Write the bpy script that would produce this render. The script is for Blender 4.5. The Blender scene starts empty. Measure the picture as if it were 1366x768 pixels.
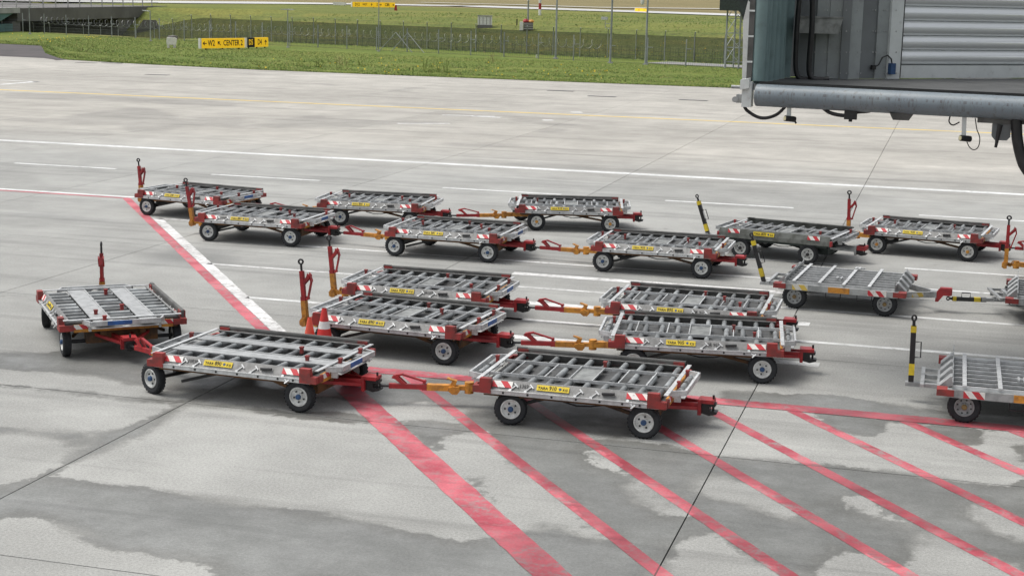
import bpy, math, random
import numpy as np
from mathutils import Matrix, Vector, noise as mnoise
random.seed(7); np.random.seed(7)
R = math.radians
scene = bpy.context.scene
col = scene.collection

# ---------------------------------------------------------------- camera
H = 6.4; FPX = 2087.5; YAW, PITCH, ROLL = 0.272032, 0.186539, 0.022487
fw = Vector((-math.sin(YAW)*math.cos(PITCH), math.cos(YAW)*math.cos(PITCH), -math.sin(PITCH)))
rt0 = Vector((math.cos(YAW), math.sin(YAW), 0)); up0 = rt0.cross(fw)
rt = rt0*math.cos(ROLL)+up0*math.sin(ROLL); up = -rt0*math.sin(ROLL)+up0*math.cos(ROLL)
cd = bpy.data.cameras.new('camera'); cam = bpy.data.objects.new('camera', cd); col.objects.link(cam)
M = Matrix.Identity(4)
for i in range(3):
    M[i][0] = rt[i]; M[i][1] = up[i]; M[i][2] = -fw[i]
M[2][3] = H
cam.matrix_world = M
cd.sensor_width = 36; cd.lens = 36*FPX/1366; cd.clip_start = 0.1; cd.clip_end = 8000
scene.camera = cam

def G(x, y, z=0.0):
    """photo pixel -> point on the horizontal plane at height z"""
    d = fw*FPX + rt*(x-683) - up*(y-384)
    t = (z-H)/d.z
    return Vector((d.x*t, d.y*t, z))

# ---------------------------------------------------------------- sky, sun, exposure
SUN_EL, SUN_AZ = 66, 268     # degrees; azimuth clockwise from +Y
w = bpy.data.worlds.new('World'); scene.world = w; w.use_nodes = True
nt = w.node_tree; nt.nodes.clear()
sky = nt.nodes.new('ShaderNodeTexSky'); sky.sky_type = 'NISHITA'; sky.sun_disc = False
sky.sun_elevation = R(SUN_EL); sky.sun_rotation = R(SUN_AZ); sky.air_density = 1.0; sky.dust_density = 4.0; sky.ozone_density = 1.0
hs = nt.nodes.new('ShaderNodeHueSaturation'); hs.inputs['Saturation'].default_value = 0.22; hs.inputs['Value'].default_value = 1.0
bg = nt.nodes.new('ShaderNodeBackground'); bg.inputs['Strength'].default_value = 0.15
out = nt.nodes.new('ShaderNodeOutputWorld')
nt.links.new(sky.outputs[0], hs.inputs['Color']); nt.links.new(hs.outputs[0], bg.inputs['Color']); nt.links.new(bg.outputs[0], out.inputs['Surface'])
sd = bpy.data.lights.new('sun', 'SUN'); sd.energy = 1.3; sd.angle = R(30); sd.color = (1.0, 0.96, 0.9)
so = bpy.data.objects.new('sun', sd); col.objects.link(so)
az = R(SUN_AZ); el = R(SUN_EL)
sdir = Vector((math.sin(az)*math.cos(el), math.cos(az)*math.cos(el), math.sin(el)))
so.rotation_euler = sdir.to_track_quat('Z', 'Y').to_euler(); so.location = (0, -30, 60)
vs = scene.view_settings; vs.view_transform = 'Standard'; vs.look = 'None'; vs.gamma = 1; vs.exposure = 0.36; vs.use_curve_mapping = False

# ---------------------------------------------------------------- materials
def new_mat(name):
    m = bpy.data.materials.new(name); m.use_nodes = True
    n = m.node_tree; b = n.nodes['Principled BSDF']
    return m, n, b
def N(n, t, **k):
    o = n.nodes.new('ShaderNode'+t)
    for a, v in k.items(): setattr(o, a, v)
    return o
def math_(n, op, a, b=None, clamp=False):
    o = N(n, 'Math', operation=op, use_clamp=clamp)
    for i, v in enumerate((a, b)):
        if v is None: continue
        if isinstance(v, (int, float)): o.inputs[i].default_value = v
        else: n.links.new(v, o.inputs[i])
    return o.outputs[0]
def mixc(n, f, a, b, mode='MIX'):
    o = N(n, 'Mix', data_type='RGBA', blend_type=mode)
    for s, v in ((0, f), (6, a), (7, b)):
        if isinstance(v, (int, float)): o.inputs[s].default_value = v
        elif isinstance(v, tuple): o.inputs[s].default_value = (*v[:3], 1)
        else: n.links.new(v, o.inputs[s])
    return o.outputs[2]
def noise(n, co, scale, det=4, rough=0.55, dist=0.0):
    o = N(n, 'TexNoise'); o.inputs['Scale'].default_value = scale; o.inputs['Detail'].default_value = det
    o.inputs['Roughness'].default_value = rough; o.inputs['Distortion'].default_value = dist
    if co is not None: n.links.new(co, o.inputs['Vector'])
    return o.outputs['Fac']
def ramp(n, f, lo, hi):
    o = N(n, 'MapRange', interpolation_type='SMOOTHSTEP'); n.links.new(f, o.inputs[0])
    o.inputs[1].default_value = lo; o.inputs[2].default_value = hi
    return o.outputs[0]
def bump(n, b, h, strength=0.2, dist=0.01):
    o = N(n, 'Bump'); o.inputs['Strength'].default_value = strength; o.inputs['Distance'].default_value = dist
    n.links.new(h, o.inputs['Height']); n.links.new(o.outputs[0], b.inputs['Normal'])
def obj_co(n):
    """object coordinates shifted by the object's random number, so copies differ"""
    t = N(n, 'TexCoord'); oi = N(n, 'ObjectInfo')
    v = N(n, 'VectorMath', operation='SCALE'); v.inputs[0].default_value = (37.0, 51.0, 23.0)
    n.links.new(oi.outputs['Random'], v.inputs['Scale'])
    a = N(n, 'VectorMath', operation='ADD'); n.links.new(t.outputs['Object'], a.inputs[0]); n.links.new(v.outputs[0], a.inputs[1])
    return a.outputs[0], oi.outputs['Random']
def worn(name, c, c2=None, rough=0.5, metal=0.0, dirt=(0.09, 0.075, 0.06), amt=0.45, scale=6.0, fine=60.0, rv=0.25):
    m, n, b = new_mat(name)
    co, rnd = obj_co(n)
    c2 = c2 or tuple(x*0.72 for x in c)
    a = ramp(n, noise(n, co, scale, 5), 0.38, 0.66)
    base = mixc(n, a, c, c2)
    d = ramp(n, noise(n, co, scale*2.3, 8, 0.7), 0.52, 0.78)
    base = mixc(n, math_(n, 'MULTIPLY', d, amt), base, dirt)
    v = math_(n, 'ADD', math_(n, 'MULTIPLY', rnd, rv), 1.0-rv/2)
    base = mixc(n, 1.0, base, N_comb(n, v), 'MULTIPLY')
    n.links.new(base, b.inputs['Base Color'])
    f = noise(n, co, fine, 3)
    n.links.new(math_(n, 'ADD', math_(n, 'MULTIPLY', f, 0.3), rough-0.12, True), b.inputs['Roughness'])
    b.inputs['Metallic'].default_value = metal
    bump(n, b, f, 0.15, 0.004)
    return m
def N_comb(n, v):
    o = N(n, 'CombineColor')
    for i in range(3): n.links.new(v, o.inputs[i])
    return o.outputs[0]
def stripes(name, ca, cb, period, direction, rough=0.45):
    m, n, b = new_mat(name)
    t = N(n, 'TexCoord'); dp = N(n, 'VectorMath', operation='DOT_PRODUCT'); n.links.new(t.outputs['Object'], dp.inputs[0]); dp.inputs[1].default_value = direction
    f = math_(n, 'FRACT', math_(n, 'MULTIPLY', dp.outputs['Value'], 1/period))
    s = math_(n, 'GREATER_THAN', f, 0.5)
    c = mixc(n, s, ca, cb)
    co, rnd = obj_co(n)
    d = ramp(n, noise(n, co, 14, 8, 0.7), 0.5, 0.75)
    c = mixc(n, math_(n, 'MULTIPLY', d, 0.5), c, (0.14, 0.11, 0.09))
    n.links.new(c, b.inputs['Base Color']); b.inputs['Roughness'].default_value = rough
    return m

MAT = {}
MAT['alu'] = worn('aluminium', (0.235, 0.235, 0.23), (0.17, 0.17, 0.165), 0.5, 0.3, (0.07, 0.06, 0.05), 0.55, 9.0)
MAT['alu_bright'] = worn('bright_aluminium', (0.60, 0.61, 0.61), (0.45, 0.46, 0.46), 0.42, 0.3, (0.16, 0.145, 0.13), 0.5, 8.0)
MAT['alu_dark'] = worn('dull_aluminium', (0.27, 0.28, 0.27), (0.17, 0.175, 0.17), 0.5, 0.3, (0.07, 0.06, 0.05), 0.55)
MAT['walk'] = worn('walkway_plate', (0.40, 0.41, 0.41), (0.30, 0.31, 0.31), 0.5, 0.25, (0.12, 0.11, 0.10), 0.6, 7.0)
MAT['deck'] = worn('deck_plate_grey', (0.11, 0.112, 0.11), (0.06, 0.06, 0.058), 0.5, 0.25, (0.05, 0.042, 0.035), 0.6, 3.0)
MAT['roller'] = worn('roller_steel', (0.30, 0.315, 0.315), (0.19, 0.195, 0.195), 0.42, 0.45, (0.05, 0.045, 0.04), 0.45, 5.0, rv=0.9)
MAT['guard'] = worn('guard_rail_grey', (0.12, 0.12, 0.115), (0.07, 0.07, 0.066), 0.6, 0.2, (0.2, 0.19, 0.17), 0.4, 3.0)
MAT['red'] = worn('red_paint', (0.38, 0.022, 0.026), (0.24, 0.018, 0.022), 0.42, 0.0, (0.10, 0.05, 0.04), 0.45)
MAT['red_dull'] = worn('faded_red_paint', (0.29, 0.034, 0.030), (0.16, 0.034, 0.030), 0.6, 0.0, (0.09, 0.05, 0.04), 0.6)
MAT['ochre'] = worn('ochre_paint', (0.58, 0.25, 0.03), (0.36, 0.15, 0.03), 0.5, 0.0, (0.07, 0.045, 0.03), 0.75, 9.0)
MAT['rust'] = worn('rusty_frame', (0.16, 0.075, 0.025), (0.055, 0.035, 0.022), 0.7, 0.0, (0.03, 0.025, 0.02), 0.7, 4.0)
MAT['rail_green'] = worn('green_grey_rail', (0.20, 0.21, 0.195), (0.12, 0.125, 0.11), 0.55, 0.3, (0.07, 0.06, 0.05), 0.6)
MAT['frame_green'] = worn('dark_green_frame', (0.035, 0.05, 0.045), (0.02, 0.028, 0.025), 0.6, 0.0, (0.05, 0.045, 0.04), 0.5)
MAT['galv'] = worn('galvanised_steel', (0.42, 0.43, 0.43), (0.27, 0.28, 0.28), 0.45, 0.4, (0.12, 0.11, 0.10), 0.4)
MAT['black'] = worn('black_steel', (0.018, 0.018, 0.019), (0.010, 0.010, 0.011), 0.42, 0.0, (0.05, 0.045, 0.04), 0.4)
MAT['rubber'] = worn('tyre_rubber', (0.020, 0.022, 0.025), (0.012, 0.013, 0.015), 0.75, 0.0, (0.055, 0.052, 0.05), 0.45, 9.0)
MAT['rim'] = worn('white_rim', (0.66, 0.67, 0.65), (0.48, 0.48, 0.46), 0.5, 0.0, (0.12, 0.10, 0.085), 0.5, 11.0)
MAT['rim_grey'] = worn('grey_rim', (0.40, 0.41, 0.41), (0.27, 0.28, 0.28), 0.5, 0.2, (0.10, 0.09, 0.08), 0.5, 11.0)
MAT['hub_blue'] = worn('blue_hub', (0.025, 0.075, 0.18), (0.02, 0.05, 0.12), 0.45)
MAT['hub_orange'] = worn('orange_hub', (0.62, 0.30, 0.05), (0.4, 0.18, 0.04), 0.5)
MAT['hub_brass'] = worn('brass_hub', (0.26, 0.17, 0.06), (0.16, 0.11, 0.05), 0.5)
MAT['yellow'] = worn('yellow_plate', (0.66, 0.50, 0.025), (0.54, 0.40, 0.025), 0.55, 0.0, (0.16, 0.12, 0.05), 0.55)
MAT['blue'] = worn('blue_plate', (0.03, 0.12, 0.36), (0.03, 0.09, 0.26), 0.5)
MAT['ink'] = worn('black_lettering', (0.012, 0.012, 0.012), None, 0.6)
MAT['ink_grey'] = worn('faded_lettering', (0.07, 0.07, 0.07), None, 0.6)
MAT['white'] = worn('white_paint', (0.74, 0.74, 0.72), (0.62, 0.62, 0.60), 0.5, 0.0, (0.3, 0.28, 0.25), 0.35)
MAT['haz'] = stripes('red_white_hazard', (0.52, 0.03, 0.04), (0.76, 0.74, 0.70), 0.17, (0.78, 0.78, 0.66))
MAT['haz_y'] = stripes('yellow_white_hazard', (0.62, 0.44, 0.08), (0.60, 0.58, 0.52), 0.2, (0.8, 0.8, 0.6))
MAT['cone_red'] = worn('cone_red_plastic', (0.62, 0.035, 0.03), (0.5, 0.03, 0.03), 0.4, 0.0, (0.2, 0.08, 0.06), 0.3)
MAT['cone_faded'] = worn('faded_cone_plastic', (0.75, 0.10, 0.06), (0.65, 0.09, 0.05), 0.45, 0.0, (0.3, 0.1, 0.08), 0.3)
MAT['sign_yellow'] = worn('sign_yellow', (0.90, 0.56, 0.01), (0.88, 0.52, 0.01), 0.45, 0.0, (0.5, 0.35, 0.05), 0.15, rv=0.0)
_b = MAT['sign_yellow'].node_tree.nodes['Principled BSDF']; _b.inputs['Emission Color'].default_value = (1.0, .60, .02, 1); _b.inputs['Emission Strength'].default_value = 0.28   # internally lit sign faces
MAT['concrete_grey'] = worn('bridge_concrete', (0.155, 0.15, 0.145), (0.12, 0.115, 0.11), 0.9, 0.0, (0.05, 0.048, 0.045), 0.5, 0.25, 6.0, rv=0.0)
MAT['concrete_light'] = worn('light_concrete', (0.42, 0.42, 0.41), (0.33, 0.33, 0.32), 0.85, 0.0, (0.2, 0.19, 0.18), 0.4, 0.5, 8.0, rv=0.0)
MAT['teal_panel'] = worn('teal_panel', (0.10, 0.20, 0.20), (0.07, 0.15, 0.15), 0.6, 0.0, (0.05, 0.08, 0.08), 0.3, 0.4, rv=0.0)
MAT['pole'] = worn('galvanised_pole', (0.33, 0.35, 0.36), (0.25, 0.27, 0.28), 0.5, 0.3, (0.12, 0.12, 0.12), 0.3, 2.0)
MAT['mesh_dark'] = worn('fence_wire_dark', (0.040, 0.045, 0.040), None, 0.7)
MAT['mesh_light'] = worn('fence_wire_grey', (0.14, 0.15, 0.145), None, 0.6, 0.3)

def ground_nodes(n, co):
    """shared wear nodes in world metres: returns damp and painted-shade mask from the 'wet' signed-distance attribute"""
    at = N(n, 'Attribute', attribute_name='wet_shade')
    e = math_(n, 'SUBTRACT', noise(n, co, 1.6, 6, 0.62), 0.5)
    e2 = math_(n, 'SUBTRACT', noise(n, co, 9.0, 4, 0.6), 0.5)
    s = math_(n, 'ADD', at.outputs['Fac'], math_(n, 'ADD', math_(n, 'MULTIPLY', e, 0.55), math_(n, 'MULTIPLY', e2, 0.30)))
    wd = math_(n, 'ADD', 0.035, math_(n, 'MULTIPLY', ramp(n, noise(n, co, 0.5, 3, 0.5), 0.42, 0.72), 0.24))
    return ramp(n, math_(n, 'DIVIDE', s, wd), -0.7, 1.2), s
def world_co(n):
    g = N(n, 'NewGeometry'); return g.outputs['Position']
def make_concrete():
    m, n, b = new_mat('apron_concrete')
    co = world_co(n)
    big = noise(n, co, 0.06, 5, 0.6); mid = noise(n, co, 0.55, 6, 0.65); fine = noise(n, co, 28.0, 3, 0.7); grit = noise(n, co, 90.0, 2, 0.8)
    tone = N(n, 'Attribute', attribute_name='tone').outputs['Fac']
    warm = N(n, 'Attribute', attribute_name='warm').outputs['Fac']
    c = mixc(n, warm, (0.328, 0.330, 0.313), (0.400, 0.383, 0.345))
    def mul(c, f, lo, hi, a, bb):
        r_ = ramp(n, f, lo, hi); v = math_(n, 'ADD', math_(n, 'MULTIPLY', r_, bb-a), a)
        return mixc(n, 1.0, c, N_comb(n, v), 'MULTIPLY')
    c = mul(c, big, 0.3, 0.7, 0.88, 1.08)
    c = mul(c, mid, 0.3, 0.72, 0.86, 1.08)
    c = mul(c, fine, 0.25, 0.75, 0.80, 1.18)
    c = mul(c, grit, 0.3, 0.7, 0.80, 1.18)
    # tyre and dirt streaks along the traffic lanes (X) and faded wash marks
    mp = N(n, 'Mapping'); n.links.new(co, mp.inputs['Vector']); mp.inputs['Scale'].default_value = (0.05, 0.55, 1.0)
    st = noise(n, mp.outputs[0], 1.0, 7, 0.7, 0.6)
    c = mul(c, st, 0.48, 0.74, 1.03, 0.74)
    mp2 = N(n, 'Mapping'); n.links.new(co, mp2.inputs['Vector']); mp2.inputs['Scale'].default_value = (0.03, 0.16, 1.0); mp2.inputs['Location'].default_value = (13, 7, 0)
    st2 = noise(n, mp2.outputs[0], 1.0, 6, 0.7, 1.2)
    c = mul(c, st2, 0.56, 0.70, 1.0, 1.16)
    oil = ramp(n, noise(n, co, 1.9, 3, 0.5), 0.70, 0.76)
    c = mixc(n, math_(n, 'MULTIPLY', oil, 0.35), c, (0.10, 0.095, 0.09))
    mp3 = N(n, 'Mapping'); n.links.new(co, mp3.inputs['Vector']); mp3.inputs['Scale'].default_value = (0.045, 1.6, 1.0); mp3.inputs['Rotation'].default_value = (0, 0, R(4)); mp3.inputs['Location'].default_value = (3, 5, 0)
    c = mul(c, noise(n, mp3.outputs[0], 1.0, 3, 0.5, 0.3), 0.58, 0.70, 1.0, 0.84)
    # dark pores
    pore = ramp(n, noise(n, co, 14.0, 6, 0.8), 0.64, 0.72)
    c = mixc(n, math_(n, 'MULTIPLY', pore, 0.28), c, (0.12, 0.12, 0.115))
    c = mixc(n, 1.0, c, N_comb(n, tone), 'MULTIPLY')
    wet_shade, s = ground_nodes(n, co)
    edge = math_(n, 'MULTIPLY', wet_shade, math_(n, 'SUBTRACT', 1.0, ramp(n, s, 0.02, 0.40)))
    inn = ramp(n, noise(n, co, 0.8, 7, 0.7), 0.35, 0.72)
    c = mixc(n, math_(n, 'MULTIPLY', wet_shade, math_(n, 'SUBTRACT', 1.0, math_(n, 'MULTIPLY', inn, 0.38))), c, mixc(n, 1.0, c, (0.49, 0.50, 0.50), 'MULTIPLY'))
    sa = N(n, 'Attribute', attribute_name='stain').outputs['Fac']
    se = math_(n, 'ADD', sa, math_(n, 'MULTIPLY', math_(n, 'SUBTRACT', noise(n, co, 0.25, 6, 0.65), 0.5), 3.2))
    sf = ramp(n, se, -0.15, 0.9)
    c = mixc(n, math_(n, 'MULTIPLY', sf, 0.85), c, mixc(n, 1.0, c, (0.76, 0.765, 0.775), 'MULTIPLY'))
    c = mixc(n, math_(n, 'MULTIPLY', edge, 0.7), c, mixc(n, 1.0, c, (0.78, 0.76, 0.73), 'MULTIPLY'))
    n.links.new(c, b.inputs['Base Color'])
    ro = math_(n, 'SUBTRACT', 0.88, math_(n, 'MULTIPLY', wet_shade, math_(n, 'ADD', 0.30, math_(n, 'MULTIPLY', inn, 0.22))))
    n.links.new(ro, b.inputs['Roughness'])
    hh = math_(n, 'ADD', fine, math_(n, 'MULTIPLY', grit, 0.7)); bump(n, b, hh, 0.35, 0.006)
    return m
def make_paint(name, c0, c1, wearamt, lo=0.50, hi=0.66):
    m, n, b = new_mat(name)
    co = world_co(n)
    a = noise(n, co, 1.1, 5); c = mixc(n, ramp(n, a, 0.35, 0.65), c0, c1)
    fine = noise(n, co, 28.0, 3, 0.7)
    v = math_(n, 'ADD', math_(n, 'MULTIPLY', ramp(n, fine, 0.25, 0.75), 0.25), 0.86)
    c = mixc(n, 1.0, c, N_comb(n, v), 'MULTIPLY')
    wear = ramp(n, noise(n, co, 5.0, 9, 0.78), lo, hi)
    wear2 = ramp(n, noise(n, co, 0.7, 5, 0.6), 0.40, 0.65)
    ww = math_(n, 'MULTIPLY', math_(n, 'MULTIPLY', wear, math_(n, 'ADD', math_(n, 'MULTIPLY', wear2, 0.7), 0.3)), wearamt)
    c = mixc(n, ww, c, (0.26, 0.25, 0.24))
    # tyre scuffs
    mp = N(n, 'Mapping'); n.links.new(co, mp.inputs['Vector']); mp.inputs['Scale'].default_value = (0.5, 3.5, 1)
    sc = ramp(n, noise(n, mp.outputs[0], 1.0, 6, 0.7), 0.54, 0.70)
    c = mixc(n, math_(n, 'MULTIPLY', sc, 0.55), c, mixc(n, 1.0, c, (0.42, 0.40, 0.40), 'MULTIPLY'))
    # slab joints that run on through the paint
    sx = N(n, 'SeparateXYZ'); n.links.new(co, sx.inputs[0])
    jm = None
    for ax, pos in [(0, p) for p in XJ]+[(1, p) for p in YJ[:8]]:
        d = math_(n, 'ABSOLUTE', math_(n, 'SUBTRACT', sx.outputs[ax], float(pos)))
        l = math_(n, 'LESS_THAN', d, 0.011)
        jm = l if jm is None else math_(n, 'MAXIMUM', jm, l)
    c = mixc(n, math_(n, 'MULTIPLY', jm, 0.75), c, (0.06, 0.055, 0.05))
    wet_shade, s = ground_nodes(n, co)
    c = mixc(n, wet_shade, c, mixc(n, 1.0, c, (0.72, 0.56, 0.58), 'MULTIPLY'))
    n.links.new(c, b.inputs['Base Color'])
    n.links.new(math_(n, 'SUBTRACT', 0.75, math_(n, 'MULTIPLY', wet_shade, 0.30)), b.inputs['Roughness'])
    bump(n, b, fine, 0.25, 0.005)
    return m
def make_grass(name, ca, cb, cc, scale=0.15, streak=True):
    m, n, b = new_mat(name)
    co = world_co(n)
    a = ramp(n, noise(n, co, scale, 6, 0.65), 0.32, 0.68)
    c = mixc(n, a, ca, cb)
    mp = N(n, 'Mapping'); n.links.new(co, mp.inputs['Vector']); mp.inputs['Scale'].default_value = (0.03, 0.11, 1); mp.inputs['Rotation'].default_value = (0, 0, R(18))
    s = ramp(n, noise(n, mp.outputs[0], 1.0, 7, 0.7), 0.44, 0.64)
    c = mixc(n, math_(n, 'MULTIPLY', s, 0.85), c, cc)
    dk = ramp(n, noise(n, co, 0.35, 7, 0.7), 0.52, 0.70)
    c = mixc(n, math_(n, 'MULTIPLY', dk, 0.5), c, tuple(x*.5 for x in ca))
    f = noise(n, co, 2.2, 5, 0.7)
    v = math_(n, 'ADD', math_(n, 'MULTIPLY', ramp(n, f, 0.25, 0.75), 0.7), 0.62)
    c = mixc(n, 1.0, c, N_comb(n, v), 'MULTIPLY')
    n.links.new(c, b.inputs['Base Color']); b.inputs['Roughness'].default_value = 0.95
    b.inputs['Specular IOR Level'].default_value = 0.15
    bump(n, b, f, 0.6, 0.12)
    return m
XJ = [-2.87+8.0*2, -2.87+8.0, -2.87, -11.21, -18.92, -26.82]
while XJ[-1] > -150: XJ.append(XJ[-1]-8.0)
XJ = sorted(XJ)
YJ = [14.72-6.69*2, 14.72-6.69, 14.72, 21.41, 28.1]
while YJ[-1] < 106: YJ.append(YJ[-1]+6.69)
_XJall = XJ; XJ = [x for x in XJ if -36 < x < 6]
MAT['concrete'] = make_concrete()
MAT['paint_white'] = make_paint('white_marking', (0.72, 0.73, 0.72), (0.58, 0.59, 0.58), 0.9, 0.48, 0.64)
MAT['paint_white_worn'] = make_paint('worn_white_marking', (0.72, 0.72, 0.71), (0.56, 0.56, 0.55), 1.0, 0.47, 0.60)
MAT['paint_yellow'] = make_paint('yellow_marking', (0.70, 0.52, 0.14), (0.62, 0.48, 0.2), 0.7)
MAT['paint_red'] = make_paint('red_marking', (0.58, 0.14, 0.170), (0.38, 0.055, 0.080), 0.95, 0.45, 0.62)
XJ = _XJall
MAT['grass'] = make_grass('mown_grass', (0.105, 0.150, 0.030), (0.150, 0.190, 0.042), (0.165, 0.185, 0.042))
MAT['grass_far'] = make_grass('airfield_grass', (0.115, 0.145, 0.038), (0.165, 0.185, 0.048), (0.20, 0.195, 0.05), 0.05)
MAT['grass_dry'] = make_grass('dry_field', (0.20, 0.17, 0.085), (0.26, 0.21, 0.11), (0.17, 0.16, 0.07), 0.02)
MAT['joint'] = worn('joint_filler', (0.05, 0.048, 0.045), None, 0.9, rv=0.0)
MAT['asphalt'] = worn('dark_asphalt', (0.085, 0.075, 0.075), (0.06, 0.055, 0.055), 0.9, 0.0, (0.12, 0.11, 0.11), 0.4, 0.4, 20.0, rv=0.0)
MAT['taxi'] = worn('taxiway_concrete', (0.52, 0.52, 0.51), (0.44, 0.44, 0.43), 0.85, 0.0, (0.3, 0.3, 0.29), 0.3, 0.05, 5.0, rv=0.0)
MAT['gravel'] = worn('gravel_path', (0.27, 0.27, 0.26), (0.20, 0.20, 0.19), 0.95, 0.0, (0.14, 0.14, 0.12), 0.5, 0.6, 12.0, rv=0.0)

# ---------------------------------------------------------------- mesh helpers
class MB:
    def __init__(s): s.v = []; s.f = []
    def add(s, v, f):
        o = len(s.v); s.v += [tuple(p) for p in v]; s.f += [tuple(i+o for i in q) for q in f]; return s
    def box(s, x0, x1, y0, y1, z0, z1, m=None):
        v = [Vector((x, y, z)) for z in (z0, z1) for y in (y0, y1) for x in (x0, x1)]
        if m: v = [m @ p for p in v]
        return s.add(v, [(0, 2, 3, 1), (4, 5, 7, 6), (0, 1, 5, 4), (2, 6, 7, 3), (0, 4, 6, 2), (1, 3, 7, 5)])
    def bar(s, a, b, w, h, upv=(0, 0, 1)):
        a = Vector(a); b = Vector(b); d = b-a; L = d.length; d.normalize(); u = Vector(upv); sd_ = u.cross(d)
        if sd_.length < 1e-5: sd_ = Vector((1, 0, 0)).cross(d)
        sd_.normalize(); u = d.cross(sd_)
        m = Matrix(((d.x, sd_.x, u.x, a.x), (d.y, sd_.y, u.y, a.y), (d.z, sd_.z, u.z, a.z), (0, 0, 0, 1)))
        return s.box(0, L, -w/2, w/2, -h/2, h/2, m)
    def cyl(s, a, b, r, n=12, r2=None, cap=True):
        a = Vector(a); b = Vector(b); r2 = r if r2 is None else r2
        d = (b-a).normalized(); t = Vector((0, 0, 1)) if abs(d.z) < 0.9 else Vector((1, 0, 0))
        x = t.cross(d).normalized(); y = d.cross(x)
        v = [a+(x*math.cos(2*math.pi*i/n)+y*math.sin(2*math.pi*i/n))*r for i in range(n)]
        v += [b+(x*math.cos(2*math.pi*i/n)+y*math.sin(2*math.pi*i/n))*r2 for i in range(n)]
        f = [(i, (i+1) % n, n+(i+1) % n, n+i) for i in range(n)]
        if cap: f += [tuple(range(n-1, -1, -1)), tuple(range(n, 2*n))]
        return s.add(v, f)
    def tube(s, pts, r, n=6):
        pts = [Vector(p) for p in pts]; rings = []; prev = None
        for i, p in enumerate(pts):
            d = (pts[min(i+1, len(pts)-1)]-pts[max(i-1, 0)]).normalized()
            if prev is None:
                t = Vector((0, 0, 1)) if abs(d.z) < 0.9 else Vector((1, 0, 0)); x = t.cross(d).normalized()
            else: x = (prev-d*prev.dot(d)).normalized()
            prev = x; y = d.cross(x)
            rings.append([p+(x*math.cos(2*math.pi*k/n)+y*math.sin(2*math.pi*k/n))*r for k in range(n)])
        v = [q for rg in rings for q in rg]; f = []
        for i in range(len(pts)-1):
            for k in range(n): f.append((i*n+k, i*n+(k+1) % n, (i+1)*n+(k+1) % n, (i+1)*n+k))
        f += [tuple(range(n-1, -1, -1)), tuple(range((len(pts)-1)*n, len(pts)*n))]
        return s.add(v, f)
    def prism(s, poly, a0, a1, axis='y', m=None):
        """extrude a 2-D polygon; axis y: poly is (x,z); axis z: poly is (x,y); axis x: poly is (y,z)"""
        def P(p, a):
            q = {'y': (p[0], a, p[1]), 'z': (p[0], p[1], a), 'x': (a, p[0], p[1])}[axis]
            return m @ Vector(q) if m else Vector(q)
        n = len(poly); v = [P(p, a0) for p in poly]+[P(p, a1) for p in poly]
        f = [(i, (i+1) % n, n+(i+1) % n, n+i) for i in range(n)]+[tuple(range(n-1, -1, -1)), tuple(range(n, 2*n))]
        return s.add(v, f)
    def lathe(s, prof, n=28, axis='y', closed=True):
        """profile of (r, a) around the axis"""
        v = []; k = len(prof)
        for i in range(n):
            c, d = math.cos(2*math.pi*i/n), math.sin(2*math.pi*i/n)
            for r, a in prof: v.append((r*c, a, r*d) if axis == 'y' else (r*c, r*d, a))
        f = []
        for i in range(n):
            j = (i+1) % n
            for q in range(k if closed else k-1):
                q2 = (q+1) % k; f.append((i*k+q, i*k+q2, j*k+q2, j*k+q))
        return s.add(v, f)
    def mesh(s, name, mat, smooth=40):
        me = bpy.data.meshes.new(name); me.from_pydata(s.v, [], s.f); 
        bm_fix(me)
        if mat is not None: me.materials.append(MAT[mat] if isinstance(mat, str) else mat)
        if smooth: me.shade_smooth(); me.set_sharp_from_angle(angle=R(smooth))
        return me
import bmesh
def bm_fix(me):
    bm = bmesh.new(); bm.from_mesh(me); bmesh.ops.recalc_face_normals(bm, faces=bm.faces); bm.to_mesh(me); bm.free(); me.update()
def ob(name, me, parent=None, m=None):
    o = bpy.data.objects.new(name, me); col.objects.link(o)
    if parent is not None: o.parent = parent
    if m is not None: o.matrix_local = m
    return o
def T(x, y, z): return Matrix.Translation((x, y, z))
def RZ(d): return Matrix.Rotation(R(d), 4, 'Z')
def RY(d): return Matrix.Rotation(R(d), 4, 'Y')
def RX(d): return Matrix.Rotation(R(d), 4, 'X')
def tag(o, label=None, cat=None, group=None, kind=None):
    for k, v in (('label', label), ('category', cat), ('group', group), ('kind', kind)):
        if v: o[k] = v
    return o
def thing(name, label, cat, loc=(0, 0, 0), rz=0, group=None):
    o = bpy.data.objects.new(name, None); col.objects.link(o); o.empty_display_size = 0.2
    o.matrix_world = T(*loc) @ RZ(rz); tag(o, label, cat, group); return o
_text = {}
def text_mesh(body, size, mat, bold=0.0, sx=1.0):
    k = (body, size, mat, bold, sx)
    if k in _text: return _text[k]
    c = bpy.data.curves.new('t', 'FONT'); c.body = body; c.size = size; c.offset = bold*size; c.align_x = 'CENTER'; c.align_y = 'CENTER'; c.resolution_u = 2
    o = bpy.data.objects.new('t', c); me = bpy.data.meshes.new_from_object(o); bpy.data.objects.remove(o)
    me.materials.clear(); me.materials.append(MAT[mat])
    if sx != 1: me.transform(Matrix.Diagonal((sx, 1, 1, 1)))
    # give the flat letters a little body
    bm = bmesh.new(); bm.from_mesh(me); r = bmesh.ops.extrude_face_region(bm, geom=list(bm.faces))
    bmesh.ops.translate(bm, vec=(0, 0, 0.002), verts=[e for e in r['geom'] if isinstance(e, bmesh.types.BMVert)])
    bmesh.ops.recalc_face_normals(bm, faces=bm.faces); bm.to_mesh(me); bm.free()
    _text[k] = me; return me
CACHE = {}
def cached(key, fn):
    if key not in CACHE: CACHE[key] = fn()
    return CACHE[key]

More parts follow.
